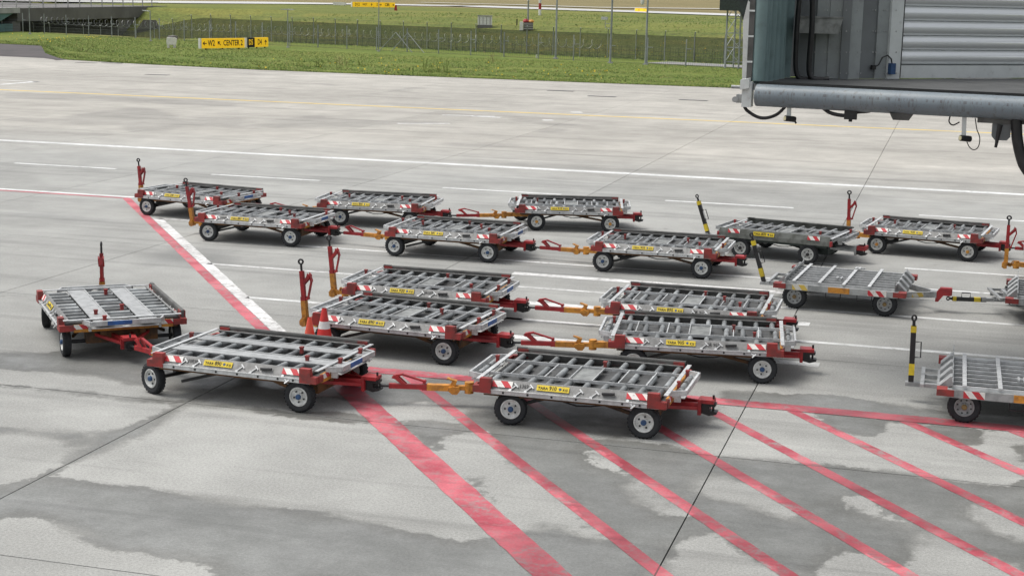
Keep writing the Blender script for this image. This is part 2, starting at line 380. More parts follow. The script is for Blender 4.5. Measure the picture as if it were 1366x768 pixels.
# ---------------------------------------------------------------- wet patches and painted dolly shade (photo pixels -> ground polygons)
def zm(x0, y0, k, pts): return [(x0+k*a, y0+k*b) for a, b in pts]
Z8 = lambda p: zm(0, 470, .388, p)
Z7 = lambda p: zm(0, 520, .5, p)
Z9 = lambda p: zm(683, 520, .5, p)
Z38 = lambda p: zm(380, 480, .2603, p)
Z70 = lambda p: zm(700, 500, .3488, p)
WET = [
 Z8([(0, 480), (200, 390), (330, 280), (480, 235), (640, 165), (720, 130), (860, 80), (860, 110), (640, 185), (560, 240), (480, 295), (350, 350), (180, 430), (60, 490), (-60, 540), (-60, 510)]),
 Z7([(-120, 300), (0, 255), (150, 232), (400, 262), (640, 300), (820, 325), (900, 330), (990, 350), (1100, 375), (1160, 380), (1200, 400), (1280, 395), (1366, 420), (1400, 520), (580, 520), (560, 470), (460, 445), (340, 435), (260, 420), (190, 380), (120, 340), (0, 345), (-120, 350)]),
 Z8([(-40, 250), (0, 250), (150, 265), (280, 270), (330, 285), (290, 330), (240, 360), (200, 300), (100, 280), (0, 280), (-40, 280)]),
 Z8([(-60, 98), (0, 108), (200, 126), (400, 145), (560, 155), (640, 170), (700, 176), (860, 183), (1000, 200), (1120, 210), (1120, 225), (1031, 222), (900, 210), (760, 192), (600, 180), (440, 168), (200, 138), (0, 120), (-60, 112)]),
 Z38([(-60, 275), (0, 275), (150, 262), (330, 270), (430, 300), (440, 325), (250, 322), (100, 298), (-60, 292)]),
 [(-20, 470), (60, 470), (200, 455), (330, 470), (420, 470), (520, 500), (520, 545), (470, 535), (400, 525), (330, 515), (260, 522), (205, 518), (165, 511), (120, 503), (60, 496), (-20, 492)],  # damp ground plus the shadow of the two left dollies, painted in
 Z38([(330, 150), (420, 190), (500, 250), (580, 240), (720, 215), (800, 235), (860, 250), (960, 240), (940, 150), (680, 130), (560, 110), (450, 100)]),
 Z38([(540, 310), (700, 305), (900, 328), (960, 380), (850, 385), (830, 420), (790, 465), (740, 450), (660, 400), (600, 350)]),
 Z38([(930, 605), (1000, 590), (1060, 620), (1130, 660), (1200, 700), (1150, 745), (1090, 740), (1000, 680)]),
 Z38([(880, 290), (940, 255), (1040, 240), (1200, 250), (1500, 330), (1366, 420), (1250, 380), (1100, 350), (980, 370)]),
 Z9([(-80, 80), (0, 92), (150, 105), (200, 130), (330, 130), (450, 155), (560, 176), (760, 195), (900, 200), (1080, 225), (1200, 243), (1290, 250), (1420, 230), (1420, 560), (-300, 560), (-160, 460), (-60, 400), (60, 370), (0, 240), (-40, 150)]),
 Z9([(780, 62), (850, 60), (980, 75), (1012, 95), (960, 125), (880, 115)]),
 Z9([(1080, 90), (1200, 92), (1262, 110), (1255, 140), (1200, 152), (1130, 125)]),
 [(1340, 588), (1420, 600), (1420, 625), (1366, 618)],
 [(560, 505), (640, 500), (900, 540), (960, 540), (960, 560), (900, 575), (820, 585), (700, 560), (620, 545)],  # darkened ground beneath the dolly over the hatch stripes
 [(960, 520), (1020, 522), (1120, 528), (1240, 545), (1420, 560), (1420, 580), (1200, 565), (1060, 545), (960, 540)],
]
DRY = [
 Z9([(185, 160), (235, 160), (345, 240), (300, 228), (230, 205)]),
 Z9([(318, 255), (345, 248), (478, 325), (462, 334), (400, 332), (340, 290)]),
 Z9([(510, 240), (560, 230), (640, 252), (705, 290), (765, 320), (800, 352), (740, 342), (650, 312), (560, 290), (500, 272)]),
 Z9([(470, 392), (520, 375), (600, 430), (700, 480), (740, 520), (370, 540), (440, 440), (430, 410)]),
 Z9([(885, 275), (930, 278), (1000, 320), (1068, 350), (1040, 360), (960, 337), (880, 303)]),
 Z9([(1090, 405), (1115, 385), (1200, 420), (1400, 500), (1400, 560), (1000, 560), (800, 540), (820, 480), (880, 432), (960, 440), (1040, 480), (1060, 450)]),
 Z9([(1222, 300), (1250, 298), (1420, 380), (1420, 420), (1290, 372), (1228, 335)]),
 Z70([(-120, 290), (-20, 365), (60, 410), (150, 470), (230, 540), (335, 638), (250, 620), (170, 580), (60, 560), (-60, 540), (-160, 400)]),
 Z9([(600, 150), (640, 105), (700, 62), (720, 90), (700, 130), (660, 168)]),
]
Y1 = lambda p: zm(0, 80, .2489, p)
Y2 = lambda p: zm(340, 80, .2489, p)
Y3 = lambda p: zm(680, 80, .2489, p)
Y5 = lambda p: zm(0, 240, .2928, p)
STAIN = [
 Y1([(-60, 300), (0, 300), (300, 310), (500, 270), (700, 250), (900, 260), (1000, 320), (1100, 300), (1366, 310), (1366, 372), (1050, 355), (930, 382), (700, 388), (600, 360), (350, 345), (-60, 330)]),
 Y1([(-20, 170), (400, 180), (800, 200), (1366, 230), (1366, 260), (900, 240), (500, 215), (-20, 210)]),
 Y2([(-20, 325), (330, 292), (450, 312), (700, 322), (1070, 322), (1060, 348), (680, 348), (560, 362), (200, 368), (-20, 372)]),
 Y2([(640, 180), (760, 152), (980, 132), (960, 147), (800, 167), (700, 188)]), Y2([(230, 425), (330, 402), (400, 395), (390, 412), (280, 432)]),
 Y2([(900, 438), (1130, 442), (1366, 428), (1366, 472), (1200, 472), (1000, 457)]), Y2([(300, 123), (400, 128), (520, 138), (420, 147), (330, 137)]),
 Y3([(130, 385), (250, 358), (310, 362), (340, 382), (200, 392)]), Y3([(-20, 428), (80, 428), (75, 452), (-20, 472)]),
 Y3([(0, 300), (250, 340), (450, 345), (440, 358), (200, 356), (0, 330)]),
 Y5([(600, 350), (760, 300), (900, 310), (1050, 340), (1060, 380), (900, 400), (800, 380), (640, 390)]), Y5([(850, 255), (900, 235), (1400, 250), (1400, 300), (1000, 292)]),
 Y5([(-20, 130), (300, 160), (700, 205), (700, 225), (300, 190), (-20, 150)]), Y5([(1100, 420), (1366, 430), (1400, 450), (1200, 440)]),
 [(640, 350), (800, 352), (1000, 372), (1000, 384), (800, 374), (640, 366)], [(300, 318), (460, 325), (700, 350), (690, 360), (460, 345), (300, 330)],
]
def tog(polys): return [np.array([G(*p)[:2] for p in pl]) for pl in polys]
WET_SHADE_G, DRYG, STAING = tog(WET), tog(DRY), tog(STAIN)
def sdf_poly(P, poly):
    n = len(poly); d = np.full(len(P), 1e9); inside = np.zeros(len(P), bool)
    for i in range(n):
        a = poly[i]; b = poly[(i+1) % n]; e = b-a; wv = P-a
        t = np.clip((wv@e)/(e@e+1e-12), 0, 1); q = wv-t[:, None]*e
        d = np.minimum(d, np.hypot(q[:, 0], q[:, 1]))
        c = ((a[1] <= P[:, 1]) & (b[1] > P[:, 1])) | ((b[1] <= P[:, 1]) & (a[1] > P[:, 1]))
        with np.errstate(divide='ignore', invalid='ignore'):
            xx = a[0]+(P[:, 1]-a[1])/(b[1]-a[1]+1e-12)*e[0]
        inside ^= c & (P[:, 0] < xx)
    return np.where(inside, d, -d)
def wet_shade_at(P):
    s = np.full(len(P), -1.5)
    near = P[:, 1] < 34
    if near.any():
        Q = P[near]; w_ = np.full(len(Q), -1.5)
        for pl in WET_SHADE_G: w_ = np.maximum(w_, sdf_poly(Q, pl))
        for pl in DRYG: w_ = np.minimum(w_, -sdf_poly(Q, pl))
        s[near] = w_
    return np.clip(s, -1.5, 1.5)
def stains(P):
    s = np.full(len(P), -3.0)
    for pl in STAING: s = np.maximum(s, sdf_poly(P, pl))
    return np.clip(s, -3, 3)
def set_attr(me, name, vals):
    a = me.attributes.new(name, 'FLOAT', 'POINT'); a.data.foreach_set('value', np.asarray(vals, np.float32))

# ---------------------------------------------------------------- ground, apron and its slabs
def sheet(name, x0, x1, y0, y1, z, mat):
    me = bpy.data.meshes.new(name); me.from_pydata([(x0, y0, z), (x1, y0, z), (x1, y1, z), (x0, y1, z)], [], [(0, 1, 2, 3)]); me.materials.append(MAT[mat])
    return tag(ob(name, me), kind='structure')
_me = bpy.data.meshes.new('ground'); _q = [(-4000, 4000, -4000, 150), (-60, 4000, 150, 5000), (-4000, -400, 150, 5000), (-400, -60, 260, 5000)]
_me.from_pydata([(x, y, -.20) for a, b, c, d in _q for x, y in ((a, c), (b, c), (b, d), (a, d))], [], [(4*i, 4*i+1, 4*i+2, 4*i+3) for i in range(4)]); _me.materials.append(MAT['grass_far'])
tag(ob('ground', _me), kind='structure')
apron = sheet('apron', -170, 60, -15, 150, -0.035, 'joint')
def edge_y(x):
    """where the concrete ends and the grass begins"""
    xs = [-400, -130, -95.4, -89.5, -80, -74.3, -72, -65, -52.8, -40, 400]
    ys = [150, 146, 143, 141.4, 127, 119.9, 117.5, 115.5, 113.3, 112.9, 113.6]
    return float(np.interp(x, xs, ys))
def slab_mesh(x0, x1, y0, y1, sub, i, j):
    nx = max(1, int((x1-x0)/sub)); ny = max(1, int((y1-y0)/sub))
    xs = np.linspace(x0, x1, nx+1); ys = np.linspace(y0, y1, ny+1)
    XX, YY = np.meshgrid(xs, ys); P = np.stack([XX.ravel(), YY.ravel()], 1)
    top = [(a, b, 0.0) for a, b in P]; n = len(top)
    f = [(r_*(nx+1)+c, r_*(nx+1)+c+1, (r_+1)*(nx+1)+c+1, (r_+1)*(nx+1)+c) for r_ in range(ny) for c in range(nx)]
    # rim down to the joint bottom
    ring = list(range(nx))+[r_*(nx+1)+nx for r_ in range(ny)]+[ny*(nx+1)+c for c in range(nx, 0, -1)]+[r_*(nx+1) for r_ in range(ny, 0, -1)]
    v = top+[(top[k][0], top[k][1], -0.03) for k in ring]
    m = len(ring)
    f += [(ring[k], n+k, n+(k+1) % m, ring[(k+1) % m]) for k in range(m)]
    me = bpy.data.meshes.new('slab'); me.from_pydata(v, [], f); me.materials.append(MAT['concrete'])
    PA = np.array(v)[:, :2]
    set_attr(me, 'wet_shade', wet_shade_at(PA)); set_attr(me, 'stain', stains(PA))
    rnd = random.Random(i*131+j*17)
    set_attr(me, 'tone', np.full(len(v), 0.945+0.10*rnd.random()))
    set_attr(me, 'warm', np.clip((PA[:, 1]-52)/12, 0, 1)*0.9+0.04)
    me.update(); return me
def in_view(x, y, pad=0.12):
    d = Vector((x, y, -H)); w_ = d.dot(fw)
    if w_ < 1: return False
    return abs(d.dot(rt)/w_*FPX) < 683*(1+pad)+30 and abs(d.dot(up)/w_*FPX) < 384*(1+pad)+60
gap = 0.009
nslab = 0
for i in range(len(XJ)-1):
    for j in range(len(YJ)-1):
        x0, x1, y0, y1 = XJ[i]+gap, XJ[i+1]-gap, YJ[j]+gap, YJ[j+1]-gap
        if not any(in_view(a, b) for a in np.linspace(x0, x1, 5) for b in np.linspace(y0, y1, 5)): continue
        sub = 0.2 if y1 < 36 else 0.8
        ob('slab', slab_mesh(x0, x1, y0, y1, sub, i, j), apron); nslab += 1
# strip of concrete between the last joint and the grass, following the curved edge
def strip_sheet(name, mat, xs, ylo, yhi, z, parent=None):
    v = []; f = []
    for x in xs: v += [(x, ylo(x), z), (x, yhi(x), z)]
    for k in range(len(xs)-1): f.append((2*k, 2*k+2, 2*k+3, 2*k+1))
    me = bpy.data.meshes.new(name); me.from_pydata(v, [], f); me.materials.append(MAT[mat])
    set_attr(me, 'wet_shade', np.full(len(v), -1.5)); set_attr(me, 'stain', np.full(len(v), -3.0)); set_attr(me, 'tone', np.full(len(v), 1.0)); set_attr(me, 'warm', np.full(len(v), 0.94))
    return ob(name, me, parent)
yl = YJ[-1]+gap
strip_sheet('slab', 'concrete', list(np.arange(-170, 61, 2.0)), lambda x: yl, lambda x: max(yl+.1, min(edge_y(x), 121.5)+1.0), 0.0, apron)
tag(strip_sheet('asphalt_shoulder', 'asphalt', list(np.arange(-150, -71, 1.5)), lambda x: min(120.5, edge_y(x)+.5)-max(0, (x+90)*.12), lambda x: edge_y(x)+1.5, 0.012), kind='structure')
print('slabs', nslab)

# ---------------------------------------------------------------- painted markings
def marking(name, pts, width, mat, step=0.2, z=0.004, closed=False):
    """a band of constant width along a centre polyline"""
    P = [Vector((p[0], p[1])) for p in pts]; v = []; f = []
    L = []
    for a, b in zip(P[:-1], P[1:]):
        k = max(1, int((b-a).length/step))
        for q in range(k): L.append(a.lerp(b, q/k))
    L.append(P[-1])
    nw = max(1, int(width/0.2))
    for i, p in enumerate(L):
        d = (L[min(i+1, len(L)-1)]-L[max(i-1, 0)]).normalized(); nn = Vector((-d.y, d.x))
        for k in range(nw+1):
            q = p+nn*width*(0.5-k/nw)*(1+random.uniform(-.045, .045)); v.append((q.x, q.y, z))
    m = nw+1
    for i in range(len(L)-1):
        for k in range(nw): f.append((i*m+k, i*m+k+1, (i+1)*m+k+1, (i+1)*m+k))
    me = bpy.data.meshes.new(name); me.from_pydata(v, [], f); me.materials.append(MAT[mat])
    set_attr(me, 'wet_shade', wet_shade_at(np.array(v)[:, :2]))
    return tag(ob(name, me), kind='structure')
def xline(y, x0, x1, wdt, mat='paint_white', z=0.004): return marking('lane_marking', [(x0, y), (x1, y)], wdt*(1.3 if y < 50 else 1.1), mat, 0.4 if y < 34 else 3.0, z)
xline(55.9, -60, 20, 0.48)
xline(82.2, -110, 30, 0.42, 'paint_yellow')
for h0 in (-5.038, -3.83, -2.518, -1.353, -0.128): xline(48.95, h0*6.4, h0*6.4+4.05, 0.17)
xline(48.95, -40, -36.2, 0.17)
xline(42.55, -34, -23.9, 0.20); marking('red_line', [(-34, 42.27), (-23.9, 42.27)], 0.16, 'paint_red', 2)
for y, x0, x1, wd, mt in [(38.88, -21.3, -16.0, .12, 'paint_white_worn'), (32.87, -16.6, -5.0, .10, 'paint_white_worn'), (32.73, -3.4, 6, .13, 'paint_white'), (29.5, -14.0, -8, .13, 'paint_white'),
                          (29.5, -8.5, -6.2, .12, 'paint_white'), (29.54, -3.2, 6, .14, 'paint_white'), (36.12, -16, -3.4, .11, 'paint_white'), (36.15, -0.9, 6, .11, 'paint_white'),
                          (34.45, -9.6, -3.4, .26, 'paint_white_worn'), (34.45, -3.4, -1.2, .2, 'paint_white_worn'), (31.17, -8.6, -5.3, .26, 'paint_white_worn'), (31.17, -3.6, -2.49, .26, 'paint_white'), (27.65, -3.2, -2.0, .26, 'paint_white'), (27.9, -8.2, -5.6, .24, 'paint_white_worn'), (38.75, -5, -2.5, .11, 'paint_white'), (38.85, -0.9, 6, .12, 'paint_white'), (42.2, -13, -8.0, .12, 'paint_white')]:
    xline(y, x0, x1, wd, mt)
def along(c, y0, y1):
    """centre line of a hatch stripe: .8x+.6y=c"""
    return [((c-.6*y0)/.8, y0), ((c-.6*y1)/.8, y1)]
marking('red_line', along(6.155, 42.2, 25.0), 0.24, 'paint_red')
marking('white_line', along(6.42, 38.9, 25.5), 0.26, 'paint_white_worn')
marking('hatch_stripe', along(6.52, 25.2, 10), 0.43, 'paint_red', z=0.006)
marking('red_line', [(-9.4, 24.46), (-2.3, 24.47), (0.0, 24.46), (3.0, 24.42), (8, 24.4)], 0.38, 'paint_red', z=0.008)
for c in (7.72, 9.08, 10.4, 11.62, 12.88, 14.26, 15.55): marking('hatch_stripe', along(c, 24.3, 10), 0.205, 'paint_red')
# far apron marks
for pts, wd, mt in [([G(630, 155), G(668, 157)], .5, 'paint_white_worn'), ([G(590, 153.5), G(660, 155.5)], .35, 'paint_white_worn'), ([G(0, 113), G(52, 109)], .5, 'paint_white'), ([G(0, 107), G(52, 109.5)], .35, 'paint_white'),
                    ([G(762, 150), G(776, 150)], .6, 'paint_white'), ([G(724, 160.5), G(738, 160.5)], .5, 'paint_white'), ([G(530, 165), G(600, 165)], .35, 'paint_white_worn')]:
    marking('lane_marking', [p[:2] for p in pts], wd, mt, 3, 0.005)
for px, py in [(748, 121.5), (803, 129), (925, 134), (115, 84), (210, 100), (150, 84.5)]:
    p = G(px, py); tag(ob('drain_grate', MB().box(-.9, .9, -.25, .25, 0.0, .012).mesh('drain_grate', 'black', 0), None, T(p.x, p.y, 0.001)), kind='structure')

# ---------------------------------------------------------------- grass land beyond the apron
def vperp(x, y): return .32*x+.947*y
def terr(x, y):
    v = vperp(x, y)
    t = min(1, max(0, (v-141)/39)); z = 0.03+2.95*t*t*(3-2*t)
    # cutting of the road that runs under the bridge
    k = min(1, max(0, (-88-x)/14)); k = k*k*(3-2*k)
    d = min(1, max(0, (v-134)/7))*min(1, max(0, (172-v)/9)); d = d*d*(3-2*d)
    z = z*(1-k*d)-3.2*k*d
    return z
cols = list(np.linspace(-150, 70, 111))
dist = [0, 1.5, 4, 8, 12, 16, 20, 24, 28, 32, 36, 40, 44, 48, 52, 56, 60, 65, 70, 76, 84, 95, 110, 130, 160, 200, 260, 340, 460, 640, 900, 1400, 2400, 4000]
v = []; f = []
for c in cols:
    ye = edge_y(c)
    for d in dist:
        y = ye+d; x = c*(y/ye)
        z = terr(x, y)
        if 0 < d < 20: z += 0.08*math.sin(x*.5)*math.sin(d*.9)
        v.append((x, y, z))
nd = len(dist)
for a in range(len(cols)-1):
    for b in range(nd-1): f.append((a*nd+b, (a+1)*nd+b, (a+1)*nd+b+1, a*nd+b+1))
me = bpy.data.meshes.new('grass_land'); me.from_pydata(v, [], f); me.materials.append(MAT['grass']); me.materials.append(MAT['grass_far']); me.materials.append(MAT['grass_dry'])
mi = []
for a in range(len(cols)-1):
    for b in range(nd-1): mi.append(0 if dist[b] < 56 else (1 if dist[b] < 200 else 2))
me.polygons.foreach_set('material_index', mi); me.shade_smooth()
tag(ob('grass_land', me), kind='structure')
def band(name, pa, mat, wdt, z=0.02):
    """strip laid on the terrain along a list of ground points"""
    v = []; f = []
    L = []
    for a, b in zip(pa[:-1], pa[1:]):
        k = max(1, int((b-a).length/6))
        for q in range(k): L.append(a.lerp(b, q/k))
    L.append(pa[-1])
    for i, p in enumerate(L):
        d = (L[min(i+1, len(L)-1)]-L[max(i-1, 0)]); nn = Vector((-d.y, d.x, 0)).normalized()
        for s in (-.5, .5):
            q = p+nn*wdt*s; v.append((q.x, q.y, max(terr(q.x, q.y), terr(p.x, p.y))+z))
    f = [(2*i, 2*i+2, 2*i+3, 2*i+1) for i in range(len(L)-1)]
    me = bpy.data.meshes.new(name); me.from_pydata(v, [], f); me.materials.append(MAT[mat])
    return tag(ob(name, me), kind='structure')
def GT(x, y):
    """pixel -> point on the terrain"""
    d = fw*FPX+rt*(x-683)-up*(y-384); d.normalize(); lo = 20.0
    for _ in range(4000):
        p = Vector((0, 0, H))+d*lo
        if p.z < terr(p.x, p.y): break
        lo += max(.4, lo*0.004)
    return Vector((p.x, p.y, terr(p.x, p.y)))
FD = Vector((.947, -.32, 0)); FN = Vector((.32, .947, 0))
def UV(u, v_): return FD*u+FN*v_      # fence coordinates -> world
band('service_path', [UV(-75, 134.2), UV(-40, 134.0), UV(0, 133.6), UV(90, 133.2)], 'gravel', 5.2, 0.03)
band('taxiway', [GT(-260, -1.5), GT(0, 1.5), GT(190, 3.5), GT(400, 5), GT(630, 9), GT(760, 13.5), GT(1000, 21.5), GT(1250, 30)], 'taxi', 26, 0.12)
band('service_road', [GT(560, 4.5), GT(680, 7.5), GT(800, 11.5), GT(1000, 13.5), GT(1300, 17)], 'taxi', 9, 0.25)

# grass blades: the near strip, its fringe on the concrete and the rough field behind the fences
def blades(name, pts, hgt, wid, mats):
    n = len(pts); v = np.zeros((n*3, 3)); f = np.arange(n*3).reshape(-1, 3)
    P = np.array(pts); a = np.random.rand(n)*2*np.pi
    hh = hgt*(0.5+np.random.rand(n)); ww = wid*(0.6+0.8*np.random.rand(n))
    dx, dy = np.cos(a)*ww/2, np.sin(a)*ww/2
    v[0::3] = P-np.stack([dx, dy, 0*dx], 1); v[1::3] = P+np.stack([dx, dy, 0*dx], 1)
    v[2::3] = P+np.stack([np.random.randn(n)*hh*.35, np.random.randn(n)*hh*.35, hh], 1)
    nrm = np.cross(v[1::3]-v[0::3], v[2::3]-v[0::3]); fl = nrm[:, 1] > 0; f[fl] = f[fl][:, [0, 2, 1]]
    me = bpy.data.meshes.new(name); me.from_pydata(v.tolist(), [], f.tolist())
    for m in mats: me.materials.append(MAT[m])
    if len(mats) > 1: me.polygons.foreach_set('material_index', np.random.choice(len(mats), n, p=[.62, .3, .08][:len(mats)] if len(mats) == 3 else None).astype(np.int32))
    me.normals_split_custom_set_from_vertices([(0.0, -0.25, 0.97)]*len(me.vertices))   # blades shade like the turf they stand in
    return tag(ob(name, me), kind='stuff')
MAT['blade_a'] = worn('grass_blade', (0.105, 0.165, 0.03), (0.085, 0.14, 0.026), 0.9, 0, (0.14, 0.17, 0.045), 0.5, 0.3, rv=0)
MAT['blade_b'] = worn('light_grass_blade', (0.19, 0.235, 0.05), (0.15, 0.20, 0.042), 0.9, 0, (0.2, 0.19, 0.06), 0.5, 0.3, rv=0)
MAT['blade_c'] = worn('dry_grass_blade', (0.28, 0.25, 0.10), (0.22, 0.2, 0.08), 0.9, 0, (0.2, 0.17, 0.07), 0.5, 0.3, rv=0)
MAT['flower'] = worn('yellow_flower', (0.70, 0.50, 0.02), None, 0.8, rv=0)
pts = []
while len(pts) < 70000:
    x = random.uniform(-100, 2); ye = edge_y(x); y = ye+random.random()**1.6*(vperp(0, 0)+34)
    if vperp(x, y) > 131.5: continue
    pts.append((x, y, terr(x, y)-.02))
tag(blades('meadow_grass', pts, 0.085, 0.11, ['blade_a', 'blade_b', 'blade_c']), label='green grass verge along the edge of the concrete apron', cat='grass')
pts = []
while len(pts) < 26000:
    u = random.uniform(-150, 60); q = 137+random.random()**2.2*95; p = UV(u, q)
    if terr(p.x, p.y) < -.2: continue
    pts.append((p.x, p.y, terr(p.x, p.y)-.02))
tag(blades('field_grass', pts, 0.13, 0.20, ['blade_a', 'blade_b', 'blade_c']), label='rough grass on the slope behind the far fence', cat='grass')
pts = []
for _ in range(200):
    k = random.choice([(-100, -93, 6), (-118, -98, 20), (-60, -40, 3), (-38, -26, 8)])
    x = random.uniform(k[0], k[1]); ye = edge_y(x); y = ye+random.uniform(.5, 24)
    if vperp(x, y) > 130: continue
    pts.append((x, y, terr(x, y)+.10))
for _ in range(300):
    u = random.uniform(-110, -60); p = UV(u, random.gauss(150, 5)); pts.append((p.x, p.y, terr(p.x, p.y)+.18))
tag(blades('wild_flowers', pts, 0.09, 0.15, ['flower']), label='small yellow dandelion flowers scattered through the grass', cat='flowers')

# ---------------------------------------------------------------- dollies
def tyre_mesh(r):
    k = r/.245
    prof = [(.148, -.058), (.19, -.074), (.222, -.071), (.240, -.052), (.245, -.03), (.245, .03), (.240, .052), (.222, .071), (.19, .074), (.148, .058)]
    mb = MB().lathe([(a*k, b) for a, b in prof], 36)
    for i in range(26):      # tread blocks
        m = RY(i*360/26)
        for s in (-1, 1): mb.box(-.017, .017, s*.036-.02, s*.036+.02, .242*k, .2505*k, m @ RZ(0))
    return mb.mesh('tyre', 'rubber', 35)
def rim_mesh(mat):
    mb = MB().lathe([(.152, .05), (.153, -.060), (.146, -.068), (.134, -.066), (.122, -.036), (.092, -.026), (.066, -.030), (.058, -.052), (.0005, -.054), (.0005, .05)], 32)
    return mb.mesh('rim', mat, 35)
def hub_mesh(mat): return MB().lathe([(.0005, -.096), (.030, -.094), (.042, -.082), (.044, -.045), (.0005, -.045)], 16).mesh('hub', mat, 35)
def nuts_mesh():
    mb = MB()
    for i in range(5):
        a = 2*math.pi*i/5+.3; mb.cyl((.086*math.cos(a), -.024, .086*math.sin(a)), (.086*math.cos(a), -.046, .086*math.sin(a)), .0145, 6)
    return mb.mesh('wheel_nuts', 'black', 0)
def holes_mesh():
    mb = MB()
    for i in range(8):
        a = 2*math.pi*i/8; mb.cyl((.108*math.cos(a), -.020, .108*math.sin(a)), (.108*math.cos(a), -.0345, .108*math.sin(a)), .016, 8)
    return mb.mesh('rim_holes', 'black', 0)
def wheel(parent, m, rim='rim', hub='hub_blue', r=.245, holes=False):
    w_ = ob('wheel', cached(('rim', rim), lambda: rim_mesh(rim)), parent, m @ RY(random.uniform(0, 360)))
    ob('tyre', cached(('tyre', r), lambda: tyre_mesh(r)), w_)
    ob('hub', cached(('hub', hub), lambda: hub_mesh(hub)), w_)
    if holes: tag(ob('rim_holes', cached('holes', holes_mesh), w_), kind='stuff')
    else: tag(ob('wheel_nuts', cached('nuts', nuts_mesh), w_), kind='stuff')
W2, L2 = 1.07, 1.36          # half width, half length of the side rails
def rail_mesh(mat, kind):
    mb = MB()
    if kind == 'green':
        mb.prism([(-1.075, .50), (-1.075, .60), (-1.05, .73), (-1.02, .735), (-1.02, .50)], -1.42, 1.42, 'x')
        return mb.mesh('side_rail', mat, 0)
    mb.prism([(-1.055, .50), (-1.055, .55), (-.958, .682), (-.92, .682), (-.92, .67), (-.948, .668), (-1.04, .54), (-1.04, .50)], -L2, L2, 'x')
    return mb.mesh('side_rail', mat, 0)
def flange_mesh(): return MB().box(-L2, L2, -1.085, -1.0555, .488, .556).box(-L2, L2, -1.094, -1.0855, .545, .556).mesh('flange', 'alu_bright', 0)
def bumper_mesh(mat):
    mb = MB().prism([(1.19, .495), (1.475, .495), (1.475, .60), (1.375, .605), (1.365, .72), (1.19, .72)], -1.098, -1.0)
    mb.box(1.445, 1.485, -.9995, -.86, .50, .60)
    return mb.mesh('corner_bumper', mat, 0)
def frame_mesh(mat):
    mb = MB()
    for s in (-1, 1):
        mb.box(-1.34, 1.30, s*.93-.035, s*.93+.035, .43, .494)
        mb.box(-1.30, 1.38, s*.34-.05, s*.34+.05, .36, .50)
        mb.bar((.0, s*.35, .40), (.95, s*.80, .30), .04, .05)
    for x in (-1.1, -.55, .05, .6, 1.12): mb.box(x-.045, x+.045, -.895, .895, .435, .495)
    mb.cyl((-1.135, 0, .33), (-1.135, 0, .43), .30, 24)
    mb.box(1.0, 1.27, -.62, .62, .22, .43)
    return mb.mesh('frame', mat, 30)
def deck_mesh(): return MB().box(-1.40, 1.418, -.94, 1.0, .548, .570).mesh('deck_plate', 'deck', 0)
def roller_mesh(L, r=.046): return MB().cyl((0, -L/2, 0), (0, L/2, 0), r, 12).cyl((0, -L/2-.03, 0), (0, L/2+.03, 0), .012, 6).mesh('roller', 'roller', 35)
def hitch_mesh(mat):
    mb = MB()
    for s in (-1, 1): mb.bar((1.02, s*.20, .335), (1.80, s*.085, .335), .05, .10)
    mb.box(1.1, 1.80, -.06, .06, .27, .315)
    mb.box(1.78, 1.83, -.13, .13, .20, .44); mb.box(1.83, 2.02, -.12, .12, .385, .44)
    for s in (-1, 1): mb.bar((1.05, s*.60, .40), (1.78, s*.10, .30), .04, .05)
    return mb.mesh('hitch', mat, 0)
def jaw_mesh(mat='black'):
    mb = MB().prism([(1.83, .22), (1.95, .19), (2.06, .22), (2.07, .255), (1.96, .265), (1.95, .33), (2.04, .335), (2.05, .38), (1.83, .38)], -.075, .075)
    mb.cyl((2.0, 0, .20), (2.0, 0, .50), .018, 8)
    return mb.mesh('coupling_jaw', mat, 0)
def tongue_mesh(mat):
    mb = MB()
    for s in (-1, 1): mb.bar((-1.2, s*.22, .33), (-1.60, s*.06, .31), .05, .09)
    mb.box(-1.82, -1.34, -.07, .07, .26, .365)
    mb.cyl((-1.84, -.0, .215), (-1.84, 0, .395), .072, 14)
    mb.box(-2.10, -1.86, -.045, .045, .265, .335)
    return mb.mesh('tongue', mat, 30)
def dbase_mesh(mat):
    mb = MB().box(-.42, .02, -.055, .055, -.045, .05)
    mb.prism([(-.02, -.085), (.06, -.085), (.10, -.03), (.09, .03), (-.02, .04), (-.10, -.02)], -.09, -.055); mb.prism([(-.02, -.085), (.06, -.085), (.10, -.03), (.09, .03), (-.02, .04), (-.10, -.02)], .055, .09)
    mb.prism([(-.06, .05), (.03, .05), (.05, .12), (-.10, .165), (-.11, .15), (-.02, .115)], -.045, .045)
    mb.cyl((-.055, -.1, .0), (-.055, .1, .0), .03, 10)
    return mb.mesh('drawbar_base', mat, 30)
def dbar_mesh(mat): return MB().box(-1.02, -.40, -.036, .036, -.036, .04).box(-.50, -.40, -.05, .05, -.045, .048).mesh('drawbar', mat, 0)
def dhandle_mesh(mat):
    mb = MB()
    for s in (-1, 1): mb.prism([(-.98, .14), (-.93, .185), (-.88, .17), (-.74, .04), (-.82, .04), (-.92, .12)], s*.045-.012, s*.045+.012)
    mb.bar((-.95, 0, .165), (-.80, 0, .195), .07, .03); mb.bar((-.81, 0, .19), (-.44, 0, .085), .05, .028)
    mb.cyl((-.46, -.045, .085), (-.46, .045, .085), .028, 10)
    return mb.mesh('handle', mat, 30)
def deye_mesh(mat='black'):
    mb = MB().cyl((-1.0, 0, 0), (-1.155, 0, 0), .022, 10)
    mb.tube([(-1.205+.045*math.cos(a*math.pi/9), 0, .045*math.sin(a*math.pi/9)) for a in range(19)], .019, 8)
    return mb.mesh('tow_eye', mat, 35)
def cross_mesh(): return MB().box(-.008, .008, -.45, .45, -.01, .01).mesh('cross_bar', 'alu_bright', 0)
